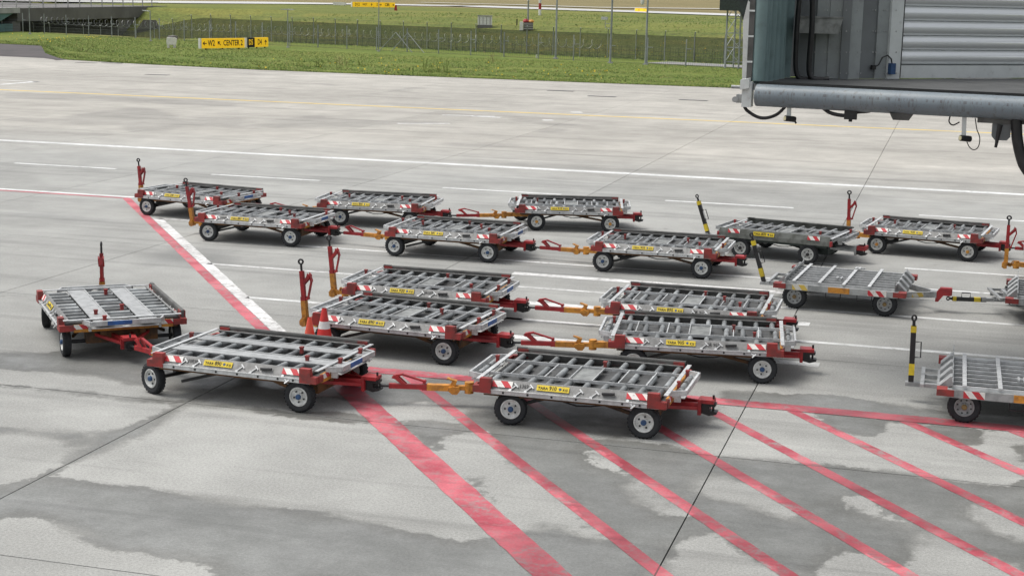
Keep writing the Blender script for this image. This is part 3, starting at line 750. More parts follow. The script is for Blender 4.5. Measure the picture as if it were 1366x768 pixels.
def endframe_mesh(mat):
    mb = MB()
    mb.box(1.655, 1.69, -.60, .60, .605, .685)
    for s in (-1, 1):
        mb.bar((1.44, s*.70, .645), (1.665, s*.60, .645), .03, .08)
        mb.box(1.50, 1.60, s*.60-.02, s*.60+.02, .50, .60)
    mb.box(1.465, 1.655, -.58, .58, .55, .562)
    return mb.mesh('end_frame', mat, 0)
def bolt_mesh(): return MB().cyl((0, -1.084, .520), (0, -1.0915, .520), .018, 8).mesh('bolt', 'black', 0)
def latch_mesh(mat): return MB().bar((0, 0, 0), (.085, 0, .085), .014, .014).bar((.055, 0, .115), (.115, 0, .055), .016, .02).cyl((0, -.012, -.005), (0, .012, -.005), .024, 8).mesh('latch', mat, 0)
def lever_mesh(): return MB().cyl((0, 0, 0), (.19, 0, .012), .022, 8).mesh('lever', 'black', 35)
def post_mesh(): return MB().box(-.022, .022, -.03, .03, 0, .11).box(-.03, .03, -.036, .036, .09, .115).mesh('stop_post', 'red_dull', 0)

def paint_bar(parent, M0, theta, kind, sx=1.0):
    """drawbar hinged at the tongue; theta 0 = lowered, 90 = upright"""
    if theta > 30: sx *= .93 if kind != 'stripe' else .86
    m = M0 @ T(-2.08 if kind != 'stripe' else -1.80, 0, .29) @ RY(theta) @ Matrix.Diagonal((sx, 1, 1, 1))
    if kind == 'stripe':
        def tube(): return MB().box(-1.12, .02, -.042, .042, -.042, .042).mesh('drawbar', 'black', 0)
        d = ob('drawbar', cached('sdraw', tube), parent, m)
        for a, b in ((-.40, -.18), (-1.12, -1.0)):
            ob('yellow_band', cached(('band', a), lambda: MB().box(a, b, -.045, .045, -.045, .045).mesh('yellow_band', 'yellow', 0)), d)
        ob('label_plate', cached('wlab', lambda: MB().box(-.78, -.56, -.02, .02, .042, .047).mesh('label_plate', 'white', 0)), d)
        ob('handle', cached('shandle', lambda: MB().tube([(-.52, 0, .04), (-.52, 0, .13), (-.82, 0, .13), (-.82, 0, .04)], .011, 6).mesh('handle', 'black', 30)), d)
        ob('tow_eye', cached('seye', lambda: MB().cyl((-1.1, 0, 0), (-1.22, 0, 0), .026, 10).tube([(-1.27+.05*math.cos(a*math.pi/9), 0, .032*math.sin(a*math.pi/9)) for a in range(19)], .017, 8).mesh('tow_eye', 'black', 30)), d)
        return
    d = ob('drawbar', cached('dbar', lambda: dbar_mesh('red')), parent, m)
    ob('drawbar_base', cached('dbase', lambda: dbase_mesh('ochre')), d)
    ob('handle', cached('dhandle', lambda: dhandle_mesh('red')), d)
    ob('tow_eye', cached('deye', deye_mesh), d)

def pallet_dolly(name, label, loc, yaw, group, deck='rods', hub='hub_blue', blue=True, num='890', ident=None, theta=None, tow=None, kind='red', steer=None):
    o = thing(name, label, 'dolly', (loc[0], loc[1], 0), yaw, group)
    green = kind == 'green'
    wx = .87 if green else 1.135
    Mw = T(loc[0], loc[1], 0) @ RZ(yaw)
    if tow is not None:
        q = Mw.inverted() @ Vector((tow[0], tow[1], 0)); steer = math.degrees(math.atan2(-q.y, -(q.x+wx)))
        reach = math.hypot(q.x+wx, q.y)
        theta = 0.0
    steer = steer or 0
    S = T(-wx, 0, 0) @ RZ(steer) @ T(wx, 0, 0)
    rail, fr = ('rail_green', 'frame_green') if green else ('alu', 'rust')
    I = Matrix.Identity(4)
    ob('frame', cached(('frame', fr), lambda: frame_mesh(fr)), o)
    ax = cached('axle', lambda: MB().cyl((0, -.93, 0), (0, .93, 0), .032, 10).box(-.04, .04, -.55, .55, .02, .10).mesh('axle', 'black', 30))
    ob('axle', ax, o, S @ T(-wx, 0, .245)); ob('axle', ax, o, T(wx, 0, .245))
    for sy in (-1, 1): ob('steering_rod', cached('rod', lambda: MB().bar((-1.0, -.86, .24), (-.30, -.62, .42), .03, .045).mesh('steering_rod', 'black', 0)), o, Matrix.Diagonal((1, sy, 1, 1)))
    for x, y, mm in ((-wx, -.955, S), (-wx, .955, S), (wx, -.955, I), (wx, .955, I)):
        wheel(o, mm @ T(x, y, .2505) @ (RZ(180) if y > 0 else I), 'rim', 'black' if green else hub)
    ra = cached(('rail', rail), lambda: rail_mesh(rail, kind))
    for s in (0, 180):
        rr = ob('side_rail', ra, o, RZ(s))
        if not green:
            fg = ob('flange', cached('flange', flange_mesh), rr)
            for x in (-1.0, -.62, -.25, .12, .48, .82, 1.08): ob('bolt', cached('bolt', bolt_mesh), rr, T(x, 0, 0))
            for x in (-.90, -.66, .10, .34, .90): ob('latch', cached('latch', lambda: latch_mesh('alu_bright')), rr, T(x, -1.060, .565) @ RX(-36) @ (RY(90) if x in (.09, .90) else I))
            ob('lever', cached('lever', lever_mesh), rr, T(.50, -1.03, .63))
        for x in (-1.03, 1.02):
            ob('hazard_strip', cached('haz', lambda: MB().box(-.155, .155, -.004, .004, -.05, .05).mesh('hazard_strip', 'haz', 0)), rr, T(x, -1.0, .625) @ RX(-36) @ T(0, -.012, .0) if not green else T(x, -1.072, .672) @ RX(-10))
    # the weight plate with its lettering
    pl = ob('weight_plate', cached('plate', lambda: MB().box(-.27, .27, -.004, .004, -.05, .05).mesh('weight_plate', 'yellow', 0)), o, T(-.25, -1.0, .622) @ RX(-36) @ T(0, -.014, 0) @ Matrix.Diagonal((.92, 1, .9, 1)) if not green else T(-.25, -1.082, .655) @ RX(-10))
    FACE = RX(90)
    ob('lettering', text_mesh('TARA', .068, 'ink', .02, .95), pl, T(-.165, -.0045, -.008) @ FACE)
    ob('lettering', text_mesh(num, .098, 'ink', .016, .85), pl, T(.0, -.0045, .0) @ FACE)
    ob('plate_dot', cached('dot', lambda: MB().cyl((0, 0, 0), (0, -.003, 0), .024, 14).mesh('plate_dot', 'hub_blue', 0)), pl, T(.12, -.0045, 0))
    ob('lettering', text_mesh('KG', .06, 'ink', .02), pl, T(.205, -.0045, -.010) @ FACE)
    if ident: ob('lettering', text_mesh(ident, .085, 'ink_grey', .006, .85), o, T(-.70 if len(ident) < 6 else .28, -1.0, .622) @ RX(-36) @ T(0, -.010, 0) @ FACE)
    bm_ = 'red' if green else 'red_dull'
    if green:
        cb = cached('gcorner', lambda: MB().box(1.425, 1.47, -1.09, -.98, .50, .62).mesh('corner_bumper', 'red', 0))
    else: cb = cached('bump', lambda: bumper_mesh('red_dull'))
    for sx in (1, -1):
        for sy in (1, -1): ob('corner_bumper', cb, o, Matrix.Diagonal((sx, sy, 1, 1)))
    if not green:
        for sy in (-1, 1): ob('hazard_strip', cached('haze', lambda: MB().box(-.004, .004, -.12, .12, -.04, .04).mesh('hazard_strip', 'haz', 0)), o, T(1.468, sy*.735, .565))
        ob('end_plate', cached('endp', lambda: MB().box(1.42, 1.463, -.855, .855, .47, .60).mesh('end_plate', 'ochre', 0)), o)
    ob('deck_plate', cached('deck', deck_mesh), o)
    ob('guard_rail', cached(('guard', green), lambda: MB().prism([(1.02, .552), (1.02, .715), (1.03, .735), (1.078, .735), (1.078, .69), (1.065, .695), (1.065, .552)], -1.36, 1.38, 'x').box(-1.39, -1.22, 1.02, 1.082, .68, .742).mesh('guard_rail', 'guard', 0)), o)
    for x in (-1.41, 1.45): ob('lateral_bar', cached('latb', lambda: MB().box(-.032, .032, -1.03, 1.0, .682, .696).mesh('lateral_bar', 'alu_bright', 0)), o, T(x, 0, 0))
    ef = cached(('endframe', green), lambda: endframe_mesh('alu_bright' if not green else 'galv'))
    ob('end_frame', ef, o); ob('end_frame', ef, o, RZ(180))
    ro_e = cached('rollE', lambda: roller_mesh(.42, .042))
    for x in (-1.56, 1.56):
        for y in (-.27, .27): ob('roller', ro_e, o, T(x, y, .628))
    if deck == 'plates':
        rows = [(-.77, .40), (.02, .42), (.77, .40)]
        for y, wd in ((-.375, .33), (.40, .30)):
            ob('walkway_plate', cached(('walk', y), lambda: MB().box(-1.38, 1.64, y-wd/2, y+wd/2, .655, .672).box(-1.38, 1.38, y+wd/2-.03, y+wd/2, .672, .682).mesh('walkway_plate', 'walk', 0)), o)
    else:
        rows = [(-.72, .36), (-.06, .60), (.70, .52)]
        for y in (-.50, .38): ob('long_rod', cached('lrod', lambda: MB().box(-1.40, 1.44, -.010, .010, -.03, .018).mesh('long_rod', 'alu_bright', 0)), o, T(0, y, .664))
        for x in (-1.06, -.52, -.14, .22, .62, 1.05): ob('cross_bar', cached('cross', cross_mesh), o, T(x, -.06, .668))
        ob('centre_plate', cached('cplate', lambda: MB().box(-.13, .21, -.47, .35, .63, .648).mesh('centre_plate', 'alu_dark', 0)), o)
    for ri, (y, L) in enumerate(rows):
        rm = cached(('roll', L), lambda: roller_mesh(L))
        jit = random.uniform(-.03, .03)
        for k in range(10):
            if deck != 'plates' and random.random() < .05: continue
            x = -1.26+.282*k+jit+(.07 if ri == 1 else 0)
            if deck != 'plates' and ri == 1 and -.2 < x < .28: continue
            if x > 1.40: continue
            ob('roller', rm, o, T(x, y+(random.uniform(-.03, .03) if deck != 'plates' else 0), .622))
    for x, y in random.sample([(.62, .12), (.98, -.40), (1.52, .40), (1.52, -.34), (-1.5, .3), (.2, .5), (-.9, .1)], random.randint(3, 5)):
        ob('stop_post', cached('post', post_mesh), o, T(x, y, .64))
    if not blue: ob('brake_cable', cached('bcable', lambda: MB().tube([(-.25, -.80, .45), (-.12, -.84, .40), (.08, -.86, .365), (.30, -.85, .375), (.52, -.82, .41), (.62, -.80, .45)], .011, 6).mesh('brake_cable', 'black', 40)), o)
    if blue: ob('blue_plate', cached('bplate', lambda: MB().box(1.6905, 1.697, -.32, .10, .61, .683).mesh('blue_plate', 'blue', 0)), o)
    hi = ob('hitch', cached(('hitch', green), lambda: hitch_mesh('red' if not green else 'galv')), o); ob('coupling_jaw', cached('jaw', jaw_mesh), hi)
    if green: ob('coupler', cached('gcoup', lambda: MB().box(1.84, 2.06, -.14, .14, .33, .44).mesh('coupler', 'red', 0)), o)
    # front: tongue and drawbar
    S2 = S @ T(-wx+1.135-(.55 if green else 0), 0, 0)
    tm = 'galv' if green else 'ochre'
    ob('tongue', cached(('tongue', tm), lambda: tongue_mesh(tm)), o, S2)
    paint_bar(o, S2, theta or 0.0, 'stripe' if green else 'red', min(1.35, max(.8, (reach-.945)/1.205)) if tow is not None else 1.0)
    return o, Mw
def hook(Mw, d=2.0): return Mw @ Vector((d, 0, 0))

PG = 'roller pallet dollies parked on the apron'
e0, m0 = pallet_dolly('pallet_dolly', 'pallet dolly turned end-on with its drawbar raised, walkway plates between dark rollers', (-14.62, 25.02), -50, PG, 'plates', theta=88, num='890', steer=-14)
e1, m1 = pallet_dolly('pallet_dolly', 'pallet dolly with pale walkway plates, TARA 890 plate, hitched to the turned dolly', (-10.42, 22.57), -3.5, PG, 'plates', num='890', ident='10R98', tow=hook(m0))
e2, m2 = pallet_dolly('pallet_dolly', 'pallet dolly with TARA 910 plate standing over the red hatch stripes', (-5.19, 22.92), -.3, PG, 'rods', blue=False, num='910', ident='1369', tow=hook(m1))
d1, md1 = pallet_dolly('pallet_dolly', 'pallet dolly with raised red drawbar beside two traffic cones, TARA 890 plate', (-9.30, 26.33), -4.5, PG, num='890', theta=85)
d2, md2 = pallet_dolly('pallet_dolly', 'pallet dolly with TARA 905 plate and number 10R 907', (-4.06, 26.76), 7, PG, blue=False, num='905', ident='10R 907', tow=hook(md1))
c1, mc1 = pallet_dolly('pallet_dolly', 'pallet dolly with TARA 920 plate and raised drawbar behind the cone dolly', (-9.88, 29.33), 0, PG, num='920', ident='10R977', theta=84)
c2, mc2 = pallet_dolly('pallet_dolly', 'pallet dolly with TARA 895 plate towed behind the TARA 920 dolly', (-4.62, 29.45), .8, PG, blue=False, num='895', ident='10R 913', tow=hook(mc1))
b1, mb1 = pallet_dolly('pallet_dolly', 'leading pallet dolly of a three-dolly train, drawbar raised, before the white edge line', (-16.93, 36.86), -.3, PG, num='881', ident='10R87', theta=80)
b2, mb2 = pallet_dolly('pallet_dolly', 'middle pallet dolly of the three-dolly train with blue end plate', (-11.68, 36.58), -.3, PG, num='881', theta=0, tow=hook(mb1))
b3, mb3 = pallet_dolly('pallet_dolly', 'last pallet dolly of the three-dolly train, free red hitch, in front of the grey-green dolly', (-6.50, 36.45), 0, PG, blue=False, num='935', tow=hook(mb2))
a1, ma1 = pallet_dolly('pallet_dolly', 'pallet dolly with raised drawbar standing on the corner of the red and white line', (-20.42, 40.12), -9, PG, num='890', theta=85)
a2, ma2 = pallet_dolly('pallet_dolly', 'middle pallet dolly of the rearmost train, partly hidden behind other dollies', (-15.25, 40.72), 5, PG, blue=False, num='890', tow=hook(ma1))
a3, ma3 = pallet_dolly('pallet_dolly', 'last pallet dolly of the rearmost train with orange wheel hubs', (-10.16, 42.2), 13, PG, hub='hub_orange', blue=False, num='910', tow=hook(ma2))
r2, mr2 = pallet_dolly('pallet_dolly', 'pallet dolly with orange hubs and raised drawbar next to the grey-green dolly', (-.42, 41.66), -8, PG, hub='hub_orange', blue=False, num='900', theta=88)
r2b, _ = pallet_dolly('pallet_dolly', 'pallet dolly coupled behind the orange-hubbed dolly with raised drawbar', (4.72, 41.1), -4, PG, hub='hub_orange', blue=False, num='905', tow=hook(mr2))
hp = G(1350, 354, .28)
r3, _ = pallet_dolly('pallet_dolly', 'pallet dolly with raised red drawbar beside the silver container dollies', (hp.x+1.93, hp.y-.05), -2, PG, hub='hub_orange', blue=False, num='900', theta=90)
r1, mr1 = pallet_dolly('pallet_dolly', 'grey-green pallet dolly with black and yellow drawbar and plain side rail', (-3.86, 39.60), -12, PG, kind='green', blue=False, num='870', theta=70)

# silver container dollies
def g_side():
    mb = MB().box(-1.20, 1.20, -1.22, -1.18, .42, .545).box(-1.20, 1.20, -1.18, -1.10, .42, .432).box(-1.20, 1.20, -1.18, -1.10, .533, .545)
    return mb.mesh('side_beam', 'galv', 0)
def g_wedge():
    return MB().prism([(0, .0), (.17, -.10), (.19, -.10), (.19, -.02), (.03, .14), (0, .14)], -.12, .12).mesh('guide_wedge', 'galv', 0)
def g_frame():
    mb = MB()
    for s in (-1, 1): mb.box(-1.15, 1.15, s*.45-.05, s*.45+.05, .33, .43); mb.box(s*.93-.06, s*.93+.06, -.95, .95, .30, .36)
    mb.cyl((-.93, 0, .36), (-.93, 0, .44), .32, 20)
    return mb.mesh('frame', 'galv', 30)
def g_vtongue():
    mb = MB()
    for s in (-1, 1): mb.bar((1.0, s*.75, .40), (1.85, s*.06, .36), .05, .12)
    mb.box(1.75, 1.88, -.12, .12, .30, .43)
    return mb.mesh('rear_tongue', 'galv', 0)
def g_coupler():
    mb = MB().prism([(1.86, .22), (1.92, .22), (2.02, .36), (2.16, .36), (2.18, .50), (1.94, .50), (1.86, .40)], -.11, -.07).prism([(1.86, .22), (1.92, .22), (2.02, .36), (2.16, .36), (2.18, .50), (1.94, .50), (1.86, .40)], .07, .11)
    mb.box(1.94, 2.17, -.0695, .0695, .49, .515).box(2.155, 2.185, -.0695, .0695, .36, .489).box(1.885, 1.93, -.0695, .0695, .24, .40)
    return mb.mesh('coupler', 'red', 0)
def g_front():
    mb = MB()
    for s in (-1, 1):
        mb.box(-1.62, -.75, s*.30-.03, s*.30+.03, .335, .40); mb.box(-1.62, -1.30, s*.09-.03, s*.09+.03, .28, .34)
        mb.bar((-1.56, s*.55, .42), (-1.15, s*.55, .42), .04, .05)
    mb.box(-1.36, -1.28, -.60, .60, .30, .44); mb.box(-1.62, -1.56, -.62, .62, .40, .45)
    mb.box(-1.86, -1.60, -.06, .06, .265, .33)
    return mb.mesh('steering_frame', 'galv', 0)
GG = 'silver container dollies with black and yellow drawbars'
def container_dolly(label, loc, yaw, theta=None, tow=None, fh='haz_y'):
    o = thing('container_dolly', label, 'dolly', (loc[0], loc[1], 0), yaw, GG)
    Mw = T(loc[0], loc[1], 0) @ RZ(yaw); I = Matrix.Identity(4); steer = 0
    if tow is not None:
        q = Mw.inverted() @ Vector((tow[0], tow[1], 0)); steer = math.degrees(math.atan2(-q.y, -(q.x+.93))); theta = 0
    S = T(-.93, 0, 0) @ RZ(steer) @ T(.93, 0, 0)
    ob('frame', cached('gframe', g_frame), o)
    ob('deck_plate', cached('gdeck', lambda: MB().box(-1.18, 1.10, -1.09, 1.09, .44, .452).mesh('deck_plate', 'deck', 0)), o)
    for y in (-1.03, 1.03):
        for x, mm in ((-.93, S), (.93, I)): wheel(o, mm @ T(x, y, .2555) @ (RZ(180) if y > 0 else I), 'rim_grey', 'hub_brass', .25, True)
    ax = cached('axle', None); ob('axle', ax, o, S @ T(-.93, 0, .25)); ob('axle', ax, o, T(.93, 0, .25))
    for s in (0, 180):
        b_ = ob('side_beam', cached('gside', g_side), o, RZ(s))
        ob('hazard_strip', cached('ghaz', lambda: MB().box(-.19, .19, -.004, .004, -.055, .055).mesh('hazard_strip', 'haz', 0)), b_, T(.78, -1.2245, .485))
        ob('hazard_strip', cached(('ghazy', fh), lambda: MB().box(-.16, .16, -.004, .004, -.055, .055).mesh('hazard_strip', fh, 0)), b_, T(-.80, -1.2245, .485))
        ob('yellow_band', cached('gyel', lambda: MB().box(-.22, .22, -.004, .004, -.058, .058).mesh('yellow_band', 'ochre', 0)), b_, T(.0, -1.2245, .484))
        for x in (-.12, .52): ob('step_loop', cached('gloop', lambda: MB().tube([(-.15, 0, 0), (-.15, 0, -.14), (.15, 0, -.14), (.15, 0, 0)], .012, 6).mesh('step_loop', 'black', 30)), b_, T(x, -1.15, .43))
        for sx in (1, -1): ob('corner_bumper', cached('gcor', lambda: MB().box(1.1, 1.36, -1.24, -1.225, .44, .54).box(1.20, 1.36, -1.2245, -1.0, .44, .54).mesh('corner_bumper', 'red_dull', 0)), b_, Matrix.Diagonal((sx, 1, 1, 1)))
    for k, x in enumerate((-.95, -.42, .08, .60, 1.03)):
        if k < 4: ob('lateral_bar', cached('glat', lambda: MB().box(-.032, .032, -1.17, 1.17, .595, .612).mesh('lateral_bar', 'alu_bright', 0)), o, T(x, 0, 0))
    for k in range(8):
        y = -1.0+k*.286
        ob('long_rod', cached('glong', lambda: MB().box(-1.12, 1.12, -.013, .013, .545, .594).mesh('long_rod', 'alu_bright', 0)), o, T(0, y-.11, 0))
        for x0, x1 in ((-.90, -.47), (-.37, .03), (.13, .55), (.65, 1.05)):
            ob('roller', cached(('groll', x0), lambda: MB().cyl((-(x1-x0)/2, 0, 0), ((x1-x0)/2, 0, 0), .045, 12).mesh('roller', 'guard', 35)), o, T((x0+x1)/2, y+.03, .520))
    for s in (0, 180):
        ob('guard_rail', cached('gguard', lambda: MB().box(1.12, 1.135, -1.18, 1.18, .455, .66).prism([(-1.18, .66), (-1.18, .75), (-1.15, .75), (-1.10, .66)], 1.12, 1.135, 'x').mesh('guard_rail', 'galv', 0)), o, RZ(s))
        for k in range(4): ob('guide_wedge', cached('gwedge', g_wedge), o, RZ(s) @ T(1.1355, -.93+k*.52+.15, .535))
    for x, y in ((-.05, -.5), (.15, .9)): ob('centre_lock', cached('glock', lambda: MB().box(-.12, .12, -.015, .015, 0, .03).box(-.015, .015, -.12, .12, .0, .028).box(-.10, -.07, -.10, .10, 0, .03).mesh('centre_lock', 'alu_bright', 0)), o, T(x, y, .613))
    vt = ob('rear_tongue', cached('gvt', g_vtongue), o)
    ob('hazard_strip', cached('gvh', lambda: MB().box(-.14, .14, -.003, .003, -.045, .045).mesh('hazard_strip', 'haz_y', 0)), vt, T(1.52, -.36, .375) @ RZ(39))
    ob('coupler', cached('gcp', g_coupler), o)
    ob('steering_frame', cached('gsf', g_front), o, S)
    paint_bar(o, S @ T(.03, 0, 0), theta, 'stripe', (math.hypot(q.x+.93, q.y)-.84)/1.29 if tow is not None else 1.0)
    return o, Mw
_, mg1 = container_dolly('silver container dolly with leaning black and yellow drawbar, coupled to another silver dolly', (-1.96, 33.72), -4, theta=72)
container_dolly('silver container dolly towed by the striped drawbar behind another silver dolly', (2.66, 33.85), -2, tow=hook(mg1, 2.1))
container_dolly('silver container dolly with upright black and yellow drawbar standing on the red line', (1.40, 25.60), 0, theta=89, fh='haz')

# ---------------------------------------------------------------- traffic cones
def cone_parts(o, h, ms):
    r0, r1 = .175*h/.75, .034*h/.75
    def rad(t): return r0+(r1-r0)*t
    for t0, t1, mt in ms[1:]:
        ob('band', MB().lathe([(rad(t0), h*t0+.03), (rad(t1), h*t1+.03)], 24, 'z', False).mesh('band', mt, 35), o)
    ob('base', MB().prism([(-.2*h/.75, -.16*h/.75), (-.16*h/.75, -.2*h/.75), (.16*h/.75, -.2*h/.75), (.2*h/.75, -.16*h/.75), (.2*h/.75, .16*h/.75), (.16*h/.75, .2*h/.75), (-.16*h/.75, .2*h/.75), (-.2*h/.75, .16*h/.75)], 0.003, .035, 'z').mesh('base', ms[0], 0), o)
cn = thing('traffic_cone', 'tall red traffic cone with white reflective band beside a dolly', 'traffic cone', (*G(432.5, 411, .90)[:2], 0), 20, 'traffic cones')
cone_parts(cn, .87, ['cone_red', (0, .59, 'cone_red'), (.59, .74, 'white'), (.74, 1.0, 'cone_red')])
cn = thing('traffic_cone', 'small faded orange traffic cone next to the tall cone', 'traffic cone', (*G(413, 423, .72)[:2], 0), 5, 'traffic cones')
cone_parts(cn, .69, ['cone_faded', (0, .2, 'cone_faded'), (.2, .52, 'white'), (.52, 1.0, 'cone_faded')])

# ---------------------------------------------------------------- fences
def near_post():
    return MB().cyl((0, 0, -.3), (0, 0, 2.45), .055, 8).box(.03, .55, -.03, .03, 1.55, 1.61).mesh('post', 'pole', 30)
def far_post():
    return MB().tube([(0, 0, -.3), (0, 0, 2.45), (.12, -.18, 2.75), (.25, -.36, 2.95)], .05, 7).mesh('post', 'pole', 30)
def mesh_panel(fu0, fu1, v_, h, dx, wv, rows, wh, mat, bot=0.05):
    mb = MB()
    u = fu0
    while u < fu1:
        p = UV(u, v_); z = terr(p.x, p.y)
        mb.box(-wv/2, wv/2, -.005, .005, z+bot, z+h, T(p.x, p.y, 0) @ RZ(-18.67)); u += dx
    for k in range(rows):
        zz = bot+(h-bot)*k/(rows-1)
        u = fu0
        while u < fu1-1e-6:
            a = UV(u, v_-.008); b = UV(min(u+4, fu1), v_-.008)
            mb.bar((a.x, a.y, terr(a.x, a.y)+zz), (b.x, b.y, terr(b.x, b.y)+zz), .006, wh); u += 4
    return mb.mesh('wire_mesh', mat, 0)
UF0, UF1 = -172, 40
f1 = thing('mesh_fence', 'low grey wire fence with straight posts behind the grass verge', 'fence', tuple(UV(-66, 129.8)[:2])+(0,), 0)
inv = f1.matrix_world.inverted()
u = UF0
pm = near_post()
while u <= UF1:
    p = UV(u, 129.8); ob('post', pm, f1, inv @ T(p.x, p.y, terr(p.x, p.y)) @ RZ(-18.67)); u += 4.1
ob('wire_mesh', mesh_panel(UF0, UF1, 129.9, 1.6, .22, .012, 5, .02, 'mesh_light'), f1, inv)
for pxx in (505, 548):
    p = UV(0, 129.8); q = G(pxx, 70); uu = FD.dot(q); a = UV(uu, 129.75)
    mb = MB()
    for s in (-1, 1):
        e = UV(uu+s*2.2, 129.75); mb.cyl((a.x, a.y, 2.0), (e.x, e.y, 0), .035, 6)
    ob('brace', mb.mesh('brace', 'pole', 30), f1, inv)
f2 = thing('mesh_fence', 'tall dark mesh fence with angled post tops behind the service path', 'fence', tuple(UV(-66, 138)[:2])+(0,), 0)
inv = f2.matrix_world.inverted(); pm = far_post(); u = UF0
while u <= UF1+10:
    p = UV(u, 138); ob('post', pm, f2, inv @ T(p.x, p.y, terr(p.x, p.y)) @ RZ(-18.67)); u += 3.3
ob('wire_mesh', mesh_panel(UF0, UF1+10, 138.1, 2.45, .085, .040, 22, .024, 'mesh_dark'), f2, inv)
mb = MB()
for k in range(3):
    u = UF0
    while u < UF1+10:
        a = UV(u, 137.95-.12*k); b = UV(u+6, 137.95-.12*k); mb.bar((a.x, a.y, terr(a.x, a.y)+2.6+.14*k), (b.x, b.y, terr(b.x, b.y)+2.6+.14*k), .015, .015); u += 6
ob('barbed_wire', mb.mesh('barbed_wire', 'mesh_light', 0), f2, inv)
mb = MB(); pts = []
for k in range(0, 1500):
    u = UF0+10+k*.055; a = k*2*math.pi/18; p = UV(u, 131.2+.42*math.cos(a)); pts.append((p.x, p.y, .05+terr(p.x, p.y)+1.55+.42*math.sin(a)))
rz_ = ob('razor_wire', mb.tube(pts, .014, 3).mesh('razor_wire', 'galv', 0)); tag(rz_, 'coiled razor wire running along the low fence before the underpass', 'razor wire')

# ---------------------------------------------------------------- bridge with underpass
A_ = Vector((-117.5, 181, 0)); B_ = Vector((-123.0, 222, 0)); bd = (B_-A_).normalized(); bn = Vector((-bd.y, bd.x, 0))   # bn points west (away)
if bn.x > 0: bn = -bn
def bframe(s, t, z): p = A_+bd*s+bn*t; return Vector((p.x, p.y, z))
def bquad(s0, s1, t0, t1, z0, z1):
    mb = MB(); v = [bframe(s, t, z) for z in (z0, z1) for t in (t0, t1) for s in (s0, s1)]
    return mb.add(v, [(0, 2, 3, 1), (4, 5, 7, 6), (0, 1, 5, 4), (2, 6, 7, 3), (0, 4, 6, 2), (1, 3, 7, 5)])
br = thing('bridge', 'grey concrete taxiway bridge with railing over a dark underpass', 'bridge', tuple(A_), 0); inv = br.matrix_world.inverted()
Lb = (B_-A_).length
ob('girder', bquad(-1, Lb+12, 0, 1.2, 1.25, 2.95).mesh('girder', 'concrete_grey', 0), br, inv)
ob('deck', bquad(-30, Lb+12, 1.2005, 40, 2.0, 2.9).mesh('deck', 'concrete_grey', 0), br, inv)
ob('parapet', bquad(-40, -1.001, -.4, 1.1, 2.35, 3.05).mesh('parapet', 'concrete_light', 0), br, inv)
ob('abutment', bquad(Lb-8, Lb+11, .3, 39, -4, 1.249).mesh('abutment', 'concrete_grey', 0), br, inv)
ob('pier', bquad(-2.2, .2, .2, 39, -4, 1.249).mesh('pier', 'concrete_grey', 0), br, inv)
ob('retaining_wall', bquad(-40, -2.21, .1, 2, -4, 1.0).mesh('retaining_wall', 'teal_panel', 0), br, inv)
ob('stair_panel', MB().add([bframe(-1.5, -.2, 2.6), bframe(-14, -.2, -.6), bframe(-14, -.2, .5), bframe(-3, -.2, 3.0), bframe(-1.5, .05, 2.6), bframe(-14, .05, -.6), bframe(-14, .05, .5), bframe(-3, .05, 3.0)], [(0, 1, 2, 3), (7, 6, 5, 4), (0, 4, 5, 1), (1, 5, 6, 2), (2, 6, 7, 3), (3, 7, 4, 0)]).mesh('stair_panel', 'teal_panel', 0), br, inv)
ob('light_blocker', bquad(0.3, Lb-8.1, 37, 38, -4, 1.9).mesh('light_blocker', 'concrete_grey', 0), br, inv)  # added to close the far opening and keep the underpass dark
bp = MB(); 
for i in range(22):
    s = -28+i*4.0
    if s > Lb+9: break
    ob('railing_post', bquad(s-.06, s+.06, .5, .62, 2.951, 3.95).mesh('railing_post', 'concrete_light', 0), br, inv)
for z in (3.9, 3.42): ob('handrail', bquad(-28, Lb+9, .45, .499, z, z+.09).mesh('handrail', 'concrete_light', 0), br, inv)
cv = GT(197, 46)
ob('headwall', MB().prism([(-2.3, -1), (2.3, -1), (1.3, 1.35), (-.6, 1.35)], -.2, .2).mesh('headwall', 'concrete_grey', 0), None, T(cv.x, cv.y, max(cv.z, -.3)) @ RZ(25))
tag(bpy.data.objects['headwall'], 'grey trapezoid concrete headwall on the grass slope beside the bridge', 'headwall')

# ---------------------------------------------------------------- lamps, masts, cabinets
def ground_at(px, py): p = GT(px, py); return p
def mast(name, label, px, py, top_px_h, cat, group=None, r=.07, extra=None):
    p = ground_at(px, py); D = (p-Vector((0, 0, H))).dot(fw); h = top_px_h*D/FPX
    o = thing(name, label, cat, tuple(p), 0, group)
    ob('pole', MB().cyl((0, 0, -.2), (0, 0, h), r, 8, r*.75).mesh('pole', 'pole', 30), o)
    ob('base', MB().box(-r*2, r*2, -r*2, r*2, -.1, .12).mesh('base', 'concrete_light', 0), o)
    return o, h
LG = 'lamp posts along the perimeter fence'
o, h = mast('street_lamp', 'lamp post with one arm in front of the concrete headwall', 201, 55.5, 40, 'street lamp', LG)
ob('lamp_head', MB().prism([(-.1, 0), (-.9, .06), (-.95, .14), (-.1, .10)], -.12, .12).mesh('lamp_head', 'alu_bright', 0), o, T(0, 0, h-.08))
o, h = mast('street_lamp', 'T-shaped lamp post with twin flat heads beside the yellow direction signs', 384, 64, 50, 'street lamp', LG)
for s in (-1, 1): ob('lamp_head', MB().prism([(.02, 0), (.75, .02), (.78, .09), (.02, .12)], -.12, .12).mesh('lamp_head', 'alu_bright', 0), o, T(0, 0, h-.05) @ Matrix.Diagonal((s, 1, 1, 1)))
o, h = mast('street_lamp', 'lamp post standing before the bridge girder', 40, 46, 36, 'street lamp', LG)
